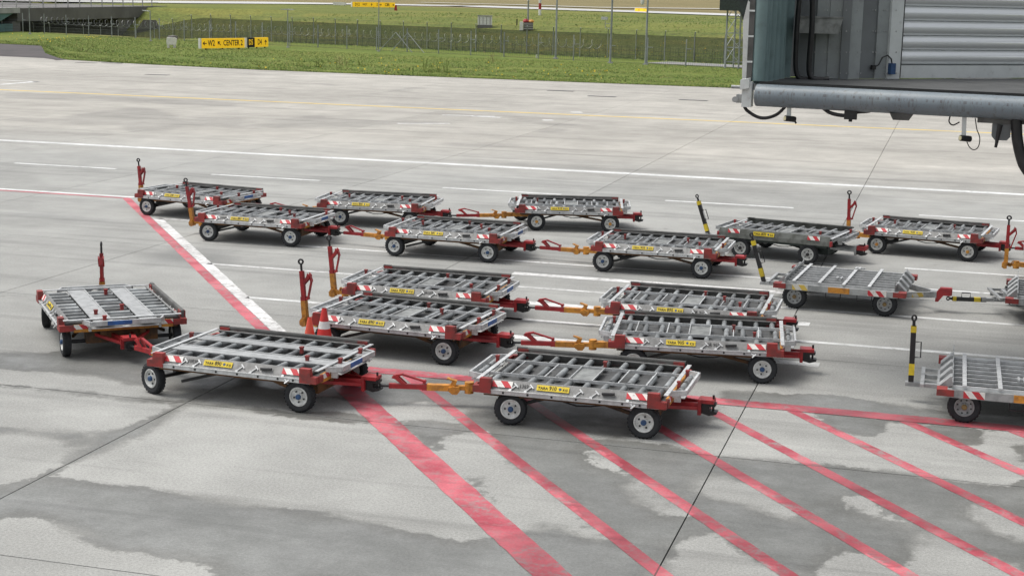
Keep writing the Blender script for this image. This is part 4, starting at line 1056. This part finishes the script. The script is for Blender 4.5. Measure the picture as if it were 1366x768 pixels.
ob('lamp_head', MB().prism([(-.2, 0), (1.3, .02), (1.3, .10), (-.2, .12)], -.12, .12).mesh('lamp_head', 'alu_bright', 0), o, T(0, 0, h-.05))
o, h = mast('mast', 'thin mast with a bracing tripod at the fence under the far yellow sign', 505, 69, 66, 'mast', None, .06)
ob('cap', MB().cyl((0, 0, h), (0, 0, h+.1), .08, 8).mesh('cap', 'pole', 30), o)
MG = 'tall grey masts rising above the picture along the fence'
o, h = mast('mast', 'tall plain grey mast by the fence, nearest the louvred cabinet', 741, 79, 110, 'mast', MG, .105)
ob('cap', MB().cyl((0, 0, h), (0, 0, h+.1), .12, 8).mesh('cap', 'pole', 30), o)
o, h = mast('mast', 'tall grey mast with a white floodlight bracket halfway up', 814, 85, 115, 'mast', MG, .105)
k = (85-33)/115*h
ob('bracket', MB().bar((0, 0, k-.4), (-.62, 0, k-.4), .05, .05).bar((-.6, 0, k-.4), (-.6, 0, k+.35), .05, .05).bar((0, 0, k), (-.62, 0, k), .05, .05).mesh('bracket', 'alu_bright', 0), o)
ob('floodlight', MB().box(-.95, -.40, -.25, .2, k+.351, k+.62).mesh('floodlight', 'alu_bright', 0), o)
o, h = mast('mast', 'tall grey mast with a white dome camera near its top', 861, 87, 118, 'mast', MG, .105)
k = (87-4)/118*h
ob('bracket', MB().bar((0, 0, k+.3), (-.5, 0, k+.3), .06, .06).mesh('bracket', 'alu_bright', 0), o)
ob('dome_camera', MB().lathe([(.001, -.35), (.13, -.28), (.17, -.1), (.17, .15), (.1, .2), (.001, .2)], 14, 'z', False).mesh('dome_camera', 'white', 35), o, T(-.5, 0, k))
o, h = mast('mast', 'pale weather mast standing on the louvred cabinet in the field', 704, 41, 62, 'mast', None, .12)
ob('collar', MB().cyl((0, 0, h*.62), (0, 0, h*.66), .2, 8).mesh('collar', 'white', 30), o)
# small marker post by the path
p = G(715.5, 78); tag(ob('marker_post', MB().cyl((0, 0, 0), (0, 0, .35), .06, 8).mesh('marker_post', 'white', 30), None, T(p.x, p.y, terr(p.x, p.y))), 'short white marker post on the service path', 'post')
# cabinets
def cab(name, label, px, py, wpx, hpx, depth, parts):
    p = GT(px, py); D = (p-Vector((0, 0, H))).dot(fw); k = D/FPX
    o = thing(name, label, 'cabinet', tuple(p), math.degrees(YAW)); w_, h = wpx*k, hpx*k
    return o, w_, h
o, w_, h = cab('utility_cabinet', 'white ribbed utility cabinet on a concrete plinth in the field', 646.5, 38, 19, 15.5, 1.4, None)
ob('body', MB().box(-w_/2, w_/2, 0, 1.5, h*.25, h).mesh('body', 'white', 0), o)
ob('plinth', MB().box(-w_/2-.05, w_/2+.05, -.05, 1.55, -.3, h*.249).mesh('plinth', 'concrete_grey', 0), o)
ob('lid', MB().box(-w_/2-.06, w_/2+.06, -.08, 1.58, h+.001, h+.08).mesh('lid', 'alu', 0), o)
for i in range(4): ob('door_rib', MB().box(-.03, .03, -.04, -.001, h*.28, h*.95).mesh('door_rib', 'alu', 0), o, T(-w_/2+w_*(i+.5)/4, 0, 0))
o, w_, h = cab('utility_cabinet', 'brown louvred cabinet with white locker and warning lamps on top', 702, 41.5, 18, 11, 1.2, None)
ob('louvre_box', MB().box(-w_*.22, w_/2, 0, 1.2, .1, h).mesh('louvre_box', 'concrete_grey', 0), o)
for i in range(3): ob('louvre', MB().box(-w_*.20, w_*.48, -.06, -.001, h*(.2+.27*i), h*(.30+.27*i)).mesh('louvre', 'concrete_light', 0), o)
ob('locker', MB().box(-w_/2, -w_*.24, -.1, .9, .0, h*1.02).mesh('locker', 'white', 0), o)
ob('warning_lamp', MB().lathe([(.35, 0), (.38, .15), (.25, .38), (.001, .42)], 12, 'z', False).mesh('warning_lamp', 'red', 35), o, T(-w_*.05, .4, h))
ob('warning_lamp', MB().lathe([(.32, 0), (.36, .12), (.22, .32), (.001, .36)], 12, 'z', False).mesh('warning_lamp', 'hub_orange', 35), o, T(w_*.36, .4, h))
ob('switch_box', MB().box(-w_*.75, -w_*.66, .2, .5, .6, 1.4).box(-w_*.71, -w_*.70, .3, .36, -.1, .599).mesh('switch_box', 'black', 0), o)
p = G(229, 64.5); o = thing('electrical_box', 'small white electrical box with sloping lid on the grass verge', 'box', (p.x, p.y, terr(p.x, p.y)), 25)
ob('body', MB().prism([(-.45, .32), (.45, .32), (.55, .9), (.35, 1.05), (-.45, 1.05), (-.52, .6)], -.35, .35).mesh('body', 'white', 0), o)
for x in (-.33, .30): ob('leg', MB().box(x-.12, x+.12, -.3, .3, -.05, .319).mesh('leg', 'white', 0), o)
ob('bush', MB().lathe([(.001, .5), (.5, .45), (.55, .15), (.3, 0)], 9, 'z', False).mesh('bush', 'concrete_grey', 0), o, T(.1, .6, .75)); o.children[-1].name = 'cover'

# ---------------------------------------------------------------- airfield signs
def arrow(ang, s=1.0):
    m = RZ(ang); mb = MB()
    mb.prism([(-.34*s, -.055*s), (.10*s, -.055*s), (.10*s, .055*s), (-.34*s, .055*s)], 0, .004, 'z', m)
    mb.prism([(.32*s, 0), (.04*s, .25*s), (-.05*s, .19*s), (.12*s, 0), (-.05*s, -.19*s), (.04*s, -.25*s)], 0, .0041, 'z', m)
    return mb.mesh('arrow', 'ink', 0)
def sign(label, pa, pb, z0, z1, panels, name='direction_sign', legs=True):
    a, b = Vector(pa), Vector(pb); L = (b-a).length; ang = math.degrees(math.atan2(b.y-a.y, b.x-a.x)); hh = z1-z0
    o = thing(name, label, 'sign', (a.x, a.y, terr(a.x, a.y)), ang)
    x = 0
    for frac, bgm, items in panels:
        w_ = L*frac
        p = ob('panel', MB().box(x+.015, x+w_-.015, 0, .28, z0, z1).mesh('panel', bgm, 0), o)
        for it in items:
            cx = x+w_*it[1]
            if it[0] == '>': ob('arrow', arrow(it[2], hh*.85), p, T(cx, -.003, (z0+z1)/2) @ RX(90))
            else: ob('lettering', text_mesh(it[0], hh*.82*it[2] if len(it) > 2 else hh*.82, it[3] if len(it) > 3 else 'ink', .02, .74), p, T(cx, -.003, (z0+z1)/2) @ RX(90))
        x += w_
    ob('end_cap', MB().box(-.12, .014, -.02, .32, z0-.01, z1+.01).mesh('end_cap', 'white', 0), o)
    for q in (.12, .5, .88): ob('leg', MB().box(L*q-.05, L*q+.05, .08, .2, -.1, z0-.001).mesh('leg', 'black', 0), o)
    return o
S1a, S1b = G(268.6, 65.6, .12), G(326.6, 64.6, .12)
S1b = S1a+(S1b-S1a)
sign('yellow direction sign reading W2 and CENTER 2 with black arrows', S1a, S1b, .14, 1.12, [(.345, 'sign_yellow', [('>', .22, 180), ('W2', .66, 1.0)]), (.655, 'sign_yellow', [('>', .09, 135), ('CENTER 2', .58, .98)])])
S2a, S2b = G(329.6, 64.2, .12), G(358, 63.2, .12)
MAT['ink_yellow'] = MAT['sign_yellow']
sign('black and yellow direction sign reading D5 and D4 with an up arrow', S2a, S2b, .14, 1.12, [(.36, 'ink', [('D5', .5, 1.0, 'ink_yellow')]), (.64, 'sign_yellow', [('D4', .36), ('>', .80, 90)])])
F1a, F1b = GT(470, 10.2), GT(527, 11.2)
zf = max(F1a.z, F1b.z)
def sc(pa): return (pa-Vector((0, 0, H))).dot(fw)/FPX
sign('long yellow direction sign with three black arrows far out in the field', F1a, F1b, .1, 7.2*sc(F1a), [(.52, 'sign_yellow', [('D12', .22), ('WEST', .56, .7), ('>', .86, 90)]), (.19, 'sign_yellow', [('S', .3), ('>', .72, 0)]), (.29, 'sign_yellow', [('C8R', .36), ('>', .84, 0)])])
F2a, F2b = GT(445, 7.8), GT(461, 8.2)
sign('small white sign left blank far out in the field', F2a, F2b, .1, 4.5*sc(F2a), [(1.0, 'white', [])])
F3a, F3b = GT(847, 16.2), GT(862, 16.8)
sign('small yellow sign beside the far taxiway', F3a, F3b, .1, 4.6*sc(F3a), [(1.0, 'sign_yellow', [('A12', .35), ('>', .8, 0)])])
# far marker post, red and white
p = GT(720, 21); hgt = 24*sc(p); o = thing('marker_post', 'red and white banded marker post beyond the far taxiway', 'post', tuple(p), 0)
for i in range(3): ob('band', MB().cyl((0, 0, hgt*i/3), (0, 0, hgt*(i+1)/3), .22, 8).mesh('band', 'white' if i % 2 == 0 else 'red', 30), o)
p = GT(528, 14.5); tag(ob('marker_board', MB().prism([(-.25, 0), (.25, 0), (.12, .9), (-.12, .9)], -.08, .08).mesh('marker_board', 'red', 0), None, T(*p)), 'small red marker board beneath the long yellow sign', 'marker')

# lattice tower
pa, pb = G(967, 91.5), G(985, 92.5)
tw = thing('lattice_tower', 'grey steel lattice tower standing by the fence behind the boarding bridge', 'tower', tuple(pa), 0); inv = tw.matrix_world.inverted()
dv = (pb-pa); wv = dv.length; dv.normalize(); dn = Vector((-dv.y, dv.x, 0))
for i, j in ((0, 0), (1, 0), (0, 1), (1, 1)):
    b0 = pa+dv*wv*i+dn*wv*j; ob('leg', MB().cyl((b0.x, b0.y, -.1), (b0.x, b0.y, 11), .085, 6).mesh('leg', 'pole', 30), tw, inv)
for k in range(8):
    mb = MB(); z = .6+1.3*k
    for (i0, j0), (i1, j1) in (((0, 0), (1, 0)), ((1, 0), (1, 1)), ((1, 1), (0, 1)), ((0, 1), (0, 0))):
        q0 = pa+dv*wv*i0+dn*wv*j0; q1 = pa+dv*wv*i1+dn*wv*j1
        mb.bar((q0.x, q0.y, z), (q1.x, q1.y, z), .05, .05); mb.bar((q0.x, q0.y, z+1.25), (q1.x, q1.y, z+.03), .04, .04)
    ob('bracing', mb.mesh('bracing', 'pole', 0), tw, inv)
ob('equipment_box', MB().box(-1.9, 1.6, -.5, 1.2, 5.2, 8.5).prism([(-.2, 5.199), (1.6, 5.199), (1.6, 3.6)], -.5, 1.2).mesh('equipment_box', 'frame_green', 0), tw, inv @ T(pb.x, pb.y, 0))

# ---------------------------------------------------------------- weeds on the verge
def weed(px, py, hgt, n, label, mat):
    p = GT(px, py); mb = MB()
    for i in range(n):
        a = random.random()*6.28; rr = random.random()*.5; x, y = rr*math.cos(a), rr*math.sin(a); h = hgt*random.uniform(.5, 1.1); lx, ly = x+random.gauss(0, .18), y+random.gauss(0, .18)
        mb.tube([(x, y, -.05), ((x+lx)/2, (y+ly)/2, h*.6), (lx, ly, h)], .018, 3)
        for q in range(7):
            t = random.uniform(.15, 1); b = random.random()*6.28; cx, cy, cz = x+(lx-x)*t, y+(ly-y)*t, h*t; l = .18*random.uniform(.6, 1.3)
            mb.add([(cx, cy, cz), (cx+l*math.cos(b)+.03, cy+l*math.sin(b), cz+.07), (cx+1.5*l*math.cos(b), cy+1.5*l*math.sin(b), cz+.03), (cx+l*math.cos(b)-.03, cy+l*math.sin(b)+.03, cz+.09)], [(0, 1, 2, 3)])
    o = thing('weed', label, 'plant', tuple(p), 0, 'tall weeds on the verge')
    ob('foliage', mb.mesh('foliage', mat, 0), o)
for px, py, h_, n_, mt in [(567, 96, 1.1, 7, 'blade_b'), (574, 97, .8, 6, 'blade_b'), (584, 97, .8, 6, 'blade_b'), (594, 98, .9, 6, 'blade_b'), (651, 85, 1.0, 4, 'blade_c'), (455, 92, .9, 6, 'blade_c'), (400, 88, .8, 5, 'blade_b'), (422, 90, .8, 10, 'blade_b'), (480, 88, .7, 5, 'blade_b')]:
    weed(px, py, h_, n_, ('leafy weed in the clump growing at the concrete edge' if 560 < px < 600 else 'single leafy weed growing out of the mown grass verge') if mt == 'blade_b' else 'thin dry straw-coloured weed stalk on the grass verge', mt)

# ---------------------------------------------------------------- passenger boarding bridge
MAT['steel_blue'] = None
def make_beam():
    m, n, b = new_mat('blue_grey_beam')
    t = N(n, 'TexCoord'); co = t.outputs['Object']
    c = mixc(n, ramp(n, noise(n, co, 1.2, 6, .6), .35, .65), (0.165, 0.20, 0.225), (0.205, 0.24, 0.26))
    mp = N(n, 'Mapping'); n.links.new(co, mp.inputs['Vector']); mp.inputs['Scale'].default_value = (16, 16, 1.2)
    c = mixc(n, math_(n, 'MULTIPLY', ramp(n, noise(n, mp.outputs[0], 1.0, 6, .7), .52, .70), .65), c, (0.09, 0.085, 0.08))
    sp = ramp(n, noise(n, co, 30, 4, .7), .60, .68)
    c = mixc(n, math_(n, 'MULTIPLY', sp, .6), c, (0.10, 0.07, 0.05))
    sz = N(n, 'SeparateXYZ'); n.links.new(co, sz.inputs[0])
    bandm = math_(n, 'LESS_THAN', math_(n, 'ABSOLUTE', math_(n, 'SUBTRACT', sz.outputs[2], 4.855)), .022)
    mp4 = N(n, 'Mapping'); n.links.new(co, mp4.inputs['Vector']); mp4.inputs['Scale'].default_value = (11, 0, 0)
    sp4 = ramp(n, noise(n, mp4.outputs[0], 1.0, 5, .8), .50, .56)
    c = mixc(n, math_(n, 'MULTIPLY', math_(n, 'MULTIPLY', bandm, sp4), .6), c, (0.06, 0.045, 0.04))
    n.links.new(c, b.inputs['Base Color']); b.inputs['Roughness'].default_value = .45
    return m
MAT['steel_blue'] = make_beam()
MAT['panel_grey'] = worn('bridge_panel_grey', (0.30, 0.325, 0.325), (0.26, 0.28, 0.28), 0.45, 0.1, (0.12, 0.12, 0.11), 0.55, 2.2, rv=.1)
MAT['panel_dark'] = worn('bridge_panel_dark', (0.17, 0.185, 0.19), (0.14, 0.15, 0.155), 0.45, 0.1, (0.1, 0.1, 0.1), 0.3, 0.8, rv=.1)
MAT['panel_white'] = worn('bridge_panel_white', (0.64, 0.67, 0.66), (0.57, 0.60, 0.59), 0.4, 0.0, (0.26, 0.25, 0.23), 0.5, 2.2, rv=.1)
MAT['floor_grey'] = worn('bridge_floor', (0.075, 0.078, 0.078), (0.055, 0.058, 0.058), 0.75, 0.0, (0.2, 0.2, 0.19), 0.3, 2.0)
MAT['bellows'] = worn('bellows_fabric', (0.19, 0.27, 0.27), (0.14, 0.21, 0.21), 0.75, 0.0, (0.08, 0.1, 0.1), 0.4, 1.2, rv=0)
m_, n_n, b_s = new_mat('polished_slat'); b_s.inputs['Base Color'].default_value = (.84, .86, .86, 1); b_s.inputs['Metallic'].default_value = .45; b_s.inputs['Roughness'].default_value = .2; MAT['slat'] = m_
MAT['lens'] = worn('lamp_lens', (0.75, 0.70, 0.45), None, 0.2, rv=0)
A = Vector((-3.2, 26.48, 0)); Bm = Vector((1.03, 25.68, 0)); xd = (Bm-A).normalized(); yd = Vector((-xd.y, xd.x, 0))
def RP(px, py, p0, nrm):
    d = fw*FPX+rt*(px-683)-up*(py-384); o_ = Vector((0, 0, H)); t = (p0-o_).dot(nrm)/d.dot(nrm); return o_+d*t
def GB(px, py, off=0.0): return RP(px, py, A+yd*off, yd)
Cw = Vector((-1.92, 29.4, 0)); Dw = Vector((1.245, 32.1, 0)); wdir = (Dw-Cw).normalized(); wn = Vector((-wdir.y, wdir.x, 0))
def GW(px, py, off=0.0): return RP(px, py, Cw+wn*off, wn)
Bw = Vector((-2.95, 29.3, 0)); ldir = (Cw-Bw).normalized(); ln = Vector((-ldir.y, ldir.x, 0))
def GL(px, py, off=0.0): return RP(px, py, Bw+ln*off, ln)
jb = thing('boarding_bridge', 'passenger boarding bridge head with blue-grey bumper beam, bellows and metal shutter', 'boarding bridge', (8.2, 31.5, 0), 0); inv = jb.matrix_world.inverted()
def J(name, mb, mat, sm=30, parent=None):
    return ob(name, mb.mesh(name, mat, sm), parent or jb, inv if parent is None else None)
ZF, ZT = 4.98, 8.3
e = A+xd*9.5
J('bumper_beam', MB().cyl((A.x, A.y, 4.80), (e.x, e.y, 4.80), .185, 28), 'steel_blue', 35)
fl = [A+yd*.12-xd*.05, A+xd*9.4+yd*.12, A+xd*9.4+yd*10, Dw+wdir*5, Dw, Cw, Bw, A+yd*2.2-xd*.3, A+yd*.4-xd*.2]
J('floor', MB().prism([(p.x, p.y) for p in fl], 4.86, ZF, 'z'), 'floor_grey', 0)
J('floor_lip', MB().bar(A+yd*.10+Vector((0, 0, 5.0)), e+yd*.10+Vector((0, 0, 5.0)), .06, .05), 'black', 0)
J('roof', MB().prism([(p.x, p.y) for p in [A+xd*8.6+yd*1.6, e+yd*1.6, e+yd*11, A+xd*8.6+yd*11]], ZT, ZT+.15, 'z'), 'panel_grey', 0)
def wall(name, p0, p1, z0, z1, th, mat, nrm, off=0.0):
    a, b = Vector((p0.x, p0.y, 0))+nrm*off, Vector((p1.x, p1.y, 0))+nrm*off
    return J(name, MB().prism([(q.x, q.y) for q in (a, b, b+nrm*th, a+nrm*th)], z0, z1, 'z'), mat, 0)
# back wall: panels left of the shutter
xs = [(1131, 1146, 'panel_grey', 0), (1146.3, 1166, 'panel_dark', .03), (1166.3, 1181, 'panel_grey', .0), (1181.3, 1197, 'panel_white', -.06)]
for a, b, mt, off in xs: wall('wall_panel', GW(a, 104), GW(b, 104), ZF+.001, ZT-.001, .08, mt, wn, off)
lp = [(1062, 1085, 'panel_dark', .06), (1085.3, 1102, 'panel_grey', .0), (1102.3, 1119, 'panel_grey', -.02), (1119.3, 1130.7, 'panel_dark', -.08)]
for a, b, mt, off in lp: wall('wall_panel', GL(a, 104), GL(b, 104), ZF+.001, ZT-.001, .08, mt, ln, off)
_a, _b = GL(1046, 104), GL(1133, 104); wall('backing_wall', _a, _b, ZF+.0005, ZT-.003, .05, 'panel_dark', ln, .16)
_a, _b = GW(1128, 104), GW(1199, 104); wall('backing_wall', _a, _b, ZF+.0005, ZT-.003, .05, 'panel_dark', wn, .13)
# shutter
s0 = GW(1198, 104); s1 = Dw+wdir*2.6; s0 = Vector((s0.x, s0.y, 0)); s1 = Vector((s1.x, s1.y, 0))
sh = J('shutter', MB().prism([(q.x, q.y) for q in (s0+wn*.10, s1+wn*.10, s1+wn*.14, s0+wn*.14)], ZF, ZT-.002, 'z'), 'panel_dark', 0)
Ls = (s1-s0).length
prof = [(-.075*math.sin(math.pi*k/8)**.8 if 0 < k < 8 else 0, .262*k/8) for k in range(9)]
slat = MB().prism([(a, b) for a, b in prof]+[(.02, .262), (.02, 0)], 0, Ls, 'x').mesh('slat', 'slat', 50)
sm_ = Matrix(((wdir.x, wn.x, 0, s0.x), (wdir.y, wn.y, 0, s0.y), (0, 0, 1, 0), (0, 0, 0, 1)))
z = ZF+.26
while z < ZT-.3:
    ob('slat', slat, sh, T(0, 0, 0) @ sm_ @ T(0, .06, z)); z += .268
J('shutter_sill', MB().box(0, Ls, -.02, .08, ZF+.012, ZF+.245, sm_), 'panel_white', 0)
J('shutter_guide', MB().box(-.02, .03, -.03, .09, ZF+.0121, ZT-.01, sm_), 'black', 0)
# right-hand end beyond the frame: solid side wall, tunnel and support leg
wall('wall_panel', Dw+wdir*2.62, Dw+wdir*5, ZF+.001, ZT-.001, .1, 'panel_grey', wn)
J('tunnel', MB().box(0, 14, -1.6, 1.6, 4.9, 7.6, T(*(A+xd*9.6+yd*4.5)) @ RZ(-8)), 'panel_grey', 0)
J('support_leg', MB().box(-.25, .25, -.25, .25, .55, 4.85).box(-.9, .9, -.35, .35, .45, .75), 'panel_grey', 0); jb.children[-1].matrix_local = Matrix.Identity(4)
for sx in (-.75, .75):
    t_ = ob('support_wheel', MB().lathe([(.2, -.15), (.42, -.16), (.5, -.1), (.5, .1), (.42, .16), (.2, .15)], 24).mesh('support_wheel', 'rubber', 35), jb, T(sx, -.55, .5))
    ob('rim', MB().lathe([(.001, -.12), (.2, -.13), (.2, .13), (.001, .12)], 20).mesh('rim', 'rim_grey', 35), t_)
# bellows down the left-hand side
def path_b(t): 
    p0 = A-xd*.10+yd*.1; p1 = Vector((-2.98, 29.4, 0)); return p0.lerp(p1, t)
NB = 120; mb = MB(); vv = []
for i in range(NB+1):
    t = i/NB; p = path_b(t); wob = .055*math.sin(2*math.pi*i/(10+1.5*math.sin(i*.05)))+.02*math.sin(i*.31)
    q = p+Vector((1, -.12, 0)).normalized()*wob
    vv += [(q.x, q.y, ZF+.002), (q.x+.02*math.sin(i*.7), q.y, 6.3), (q.x, q.y, ZT)]
ff = []
for i in range(NB):
    for k in range(2): ff.append((3*i+k, 3*i+3+k, 3*i+4+k, 3*i+1+k))
J('bellows', mb.add(vv, ff), 'bellows', 60)
p0 = GB(1011, 60); J('canopy_edge', MB().cyl((p0.x, p0.y+.15, ZF+.05), (p0.x, p0.y+.15, ZT), .115, 16), 'bellows', 35)
p1 = GB(1001.5, 60, .05); J('edge_trim', MB().box(p1.x-.045, p1.x+.045, p1.y-.03, p1.y+.05, ZF+.0, ZT), 'guard', 0)
for k in range(6): J('trim_clip', MB().box(p1.x-.047, p1.x+.047, p1.y-.036, p1.y-.0305, ZF+.35+.42*k, ZF+.38+.42*k), 'panel_white', 0)
p2 = GB(994.5, 70, .25); J('side_arm', MB().prism([(p2.x-.035, 4.95), (p2.x+.03, 4.95), (p2.x+.06, 5.9), (p2.x+.05, 6.3), (p2.x+.0, 6.35), (p2.x-.07, 6.0), (p2.x-.05, 5.6)], p2.y, p2.y+.05), 'white', 0)
J('side_arm_upper', MB().prism([(p2.x-.09, 6.02), (p2.x-.01, 6.351), (p2.x+.0, 7.5), (p2.x-.42, 7.5)], p2.y+.1, p2.y+.2), 'frame_green', 0)
# end bracket of the beam and its fittings
q = GB(996, 123); J('end_bracket', MB().box(q.x-.06, q.x+.10, q.y-.15, q.y+.15, 4.60, 5.02).prism([(q.x-.09, 4.88), (q.x+.06, 4.92), (q.x+.06, 5.08), (q.x-.09, 5.05)], q.y-.2, q.y+.1), 'panel_white', 0)
J('bracket_fitting', MB().box(q.x-.16, q.x-.061, q.y-.08, q.y+.08, 4.66, 4.80).cyl((q.x-.26, q.y, 4.92), (q.x-.06, q.y, 4.92), .03, 10).cyl((q.x-.17, q.y-.1, 4.72), (q.x-.17, q.y-.16, 4.72), .05, 10), 'galv', 35)
# bolts on the panels and clamps round the beam
for a, b, mt, off in lp+xs:
    pf, nn_ = (GL, ln) if (a, b, mt, off) in lp else (GW, wn)
    for py in (98, 70, 42, 14):
        for xx in (a+1.6, b-1.6):
            q_ = pf(xx, py, off); J('rivet', MB().cyl(q_-nn_*.008, q_+nn_*.01, .014, 6), 'galv', 0)
# sensor lamps under the beam
for n_, (px, py0, py1) in enumerate(((1053, 141, 156), (1286.5, 155, 182))):
    a = GB(px, py0); b = GB(px, py1)
    l_ = J('sensor_lamp', MB().bar((a.x, a.y, 4.64), (b.x-.01, b.y, b.z), .07, .05, (0, 1, 0)), 'panel_white', 0)
    hd = ob('lamp_head', MB().cyl((b.x-.06, b.y-.10, b.z-.02), (b.x+.09, b.y+.02, b.z-.04), .048, 12).mesh('lamp_head', 'black', 35), l_)
    ob('lens', MB().cyl((b.x-.062, b.y-.102, b.z-.02), (b.x-.067, b.y-.106, b.z-.0199), .036, 12).mesh('lens', 'lens', 0), l_)
def pxtube(name, pts, r, mat='black', off=0.0, n=8):
    P = [GB(a, b, off) for a, b in pts]; Q = []
    for i in range(len(P)-1):          # Catmull-Rom through the points
        p0, p1_, p2_, p3 = P[max(i-1, 0)], P[i], P[i+1], P[min(i+2, len(P)-1)]
        for k in range(6):
            t = k/6; Q.append(.5*((2*p1_)+(p2_-p0)*t+(2*p0-5*p1_+4*p2_-p3)*t*t+(3*p1_-p0-3*p2_+p3)*t**3))
    Q.append(P[-1]); return J(name, MB().tube(Q, r, n), mat, 40)
pxtube('cable_loop', [(992, 138), (996, 147), (1010, 156), (1022, 157.5), (1036, 153), (1046, 144), (1050, 138)], .028)
pxtube('cable_loop', [(1098, 144), (1106, 150), (1118, 153.5), (1130, 154), (1140, 150), (1160, 148), (1165, 144)], .032)
pxtube('cable_loop', [(1268, 154), (1266, 162), (1271, 167), (1280, 163)], .011)
pxtube('cable_loop', [(1301, 158), (1303, 172), (1307, 184), (1305, 196), (1299, 200), (1293, 196), (1289, 187)], .008)
pxtube('cable_loop', [(1056, 158), (1060, 161), (1062, 165)], .016)
a = GB(1135, 151); J('junction_block', MB().box(a.x-.10, a.x+.10, a.y-.08, a.y+.08, a.z-.10, 4.63).cyl((a.x, a.y, a.z-.14), (a.x, a.y, a.z-.1), .03, 8), 'black', 0)
a = GB(1203, 151); J('lamp_housing', MB().prism([(a.x-.19, 4.63), (a.x+.19, 4.63), (a.x+.12, 4.52), (a.x-.13, 4.52)], a.y-.08, a.y+.1), 'guard', 0)
a = GB(1322, 158); J('mount_plate', MB().box(a.x-.20, a.x+.75, a.y-.05, a.y+.25, 4.55, 4.63), 'guard', 0)
a = GB(1336, 174); J('motor_housing', MB().prism([(a.x-.14, 4.62), (a.x+.14, 4.62), (a.x+.14, a.z-.10), (a.x+.09, a.z-.16), (a.x-.09, a.z-.16), (a.x-.14, a.z-.10)], a.y+.02, a.y+.3), 'panel_dark', 0)
a = GB(1328, 196); b = GB(1334, 166); J('whip_lead', MB().cyl((b.x, b.y-.1, b.z), (a.x, a.y-.1, a.z), .045, 10, .022), 'black', 35)
pxtube('drag_hose', [(1356, 150), (1356, 166), (1357, 185), (1361, 205), (1367, 222), (1380, 236), (1405, 242), (1430, 225), (1440, 190), (1441, 160)], .085, n=12)
# inside: tray, hoses, small box
a = GL(1093, 35, -.35); tr = J('tray', MB().prism([(-.37, -.13), (.33, -.13), (.40, .14), (-.42, .14)], -.15, .15, 'y', T(a.x, a.y, a.z) @ RZ(10)), 'alu_dark', 0)
ob('tray_rim', MB().box(-.43, .41, -.17, .17, .1405, .17, T(a.x, a.y, a.z) @ RZ(10)).mesh('tray_rim', 'alu_dark', 0), tr)
ob('tray_arm', MB().box(-.03, .03, .15, .4, -.05, .05, T(a.x, a.y, a.z) @ RZ(10)).mesh('tray_arm', 'black', 0), tr)
def ltube(name, pts, r, off):
    P = [GL(a_, b_, off) for a_, b_ in pts]; Q = []
    for i in range(len(P)-1):
        p0, p1_, p2_, p3 = P[max(i-1, 0)], P[i], P[i+1], P[min(i+2, len(P)-1)]
        for k in range(6):
            t = k/6; Q.append(.5*((2*p1_)+(p2_-p0)*t+(2*p0-5*p1_+4*p2_-p3)*t*t+(3*p1_-p0-3*p2_+p3)*t**3))
    Q.append(P[-1]); return J(name, MB().tube(Q, r, 10), 'black', 40)
ltube('hose', [(1068, -60), (1067, -10), (1064, 25), (1062, 60), (1061.5, 90), (1065, 103), (1074, 106), (1095, 106)], .045, -.62)
ltube('hose', [(1084, -60), (1084, 0), (1083, 40), (1080, 75), (1079.5, 95), (1083, 104), (1092, 106.5), (1106, 106)], .05, -.70)
a = GW(1189.5, 92, -.1); jx = J('sensor_box', MB().box(-.055, .055, -.05, .04, -.10, .10, T(a.x, a.y, a.z) @ RZ(40)), 'hub_blue', 0)
P = [GW(1165, 90, -.02), GW(1172, 87, -.06), GW(1177, 77, -.08), GW(1184, 74, -.08), GW(1189, 79, -.1), GW(1190, 86, -.1)]
J('sensor_cable', MB().tube(P, .013, 6), 'black', 40)
a = GW(1165, 90, -.03); J('cable_gland', MB().box(-.04, .04, -.03, .03, -.04, .04, T(a.x, a.y, a.z) @ RZ(40)), 'black', 0)
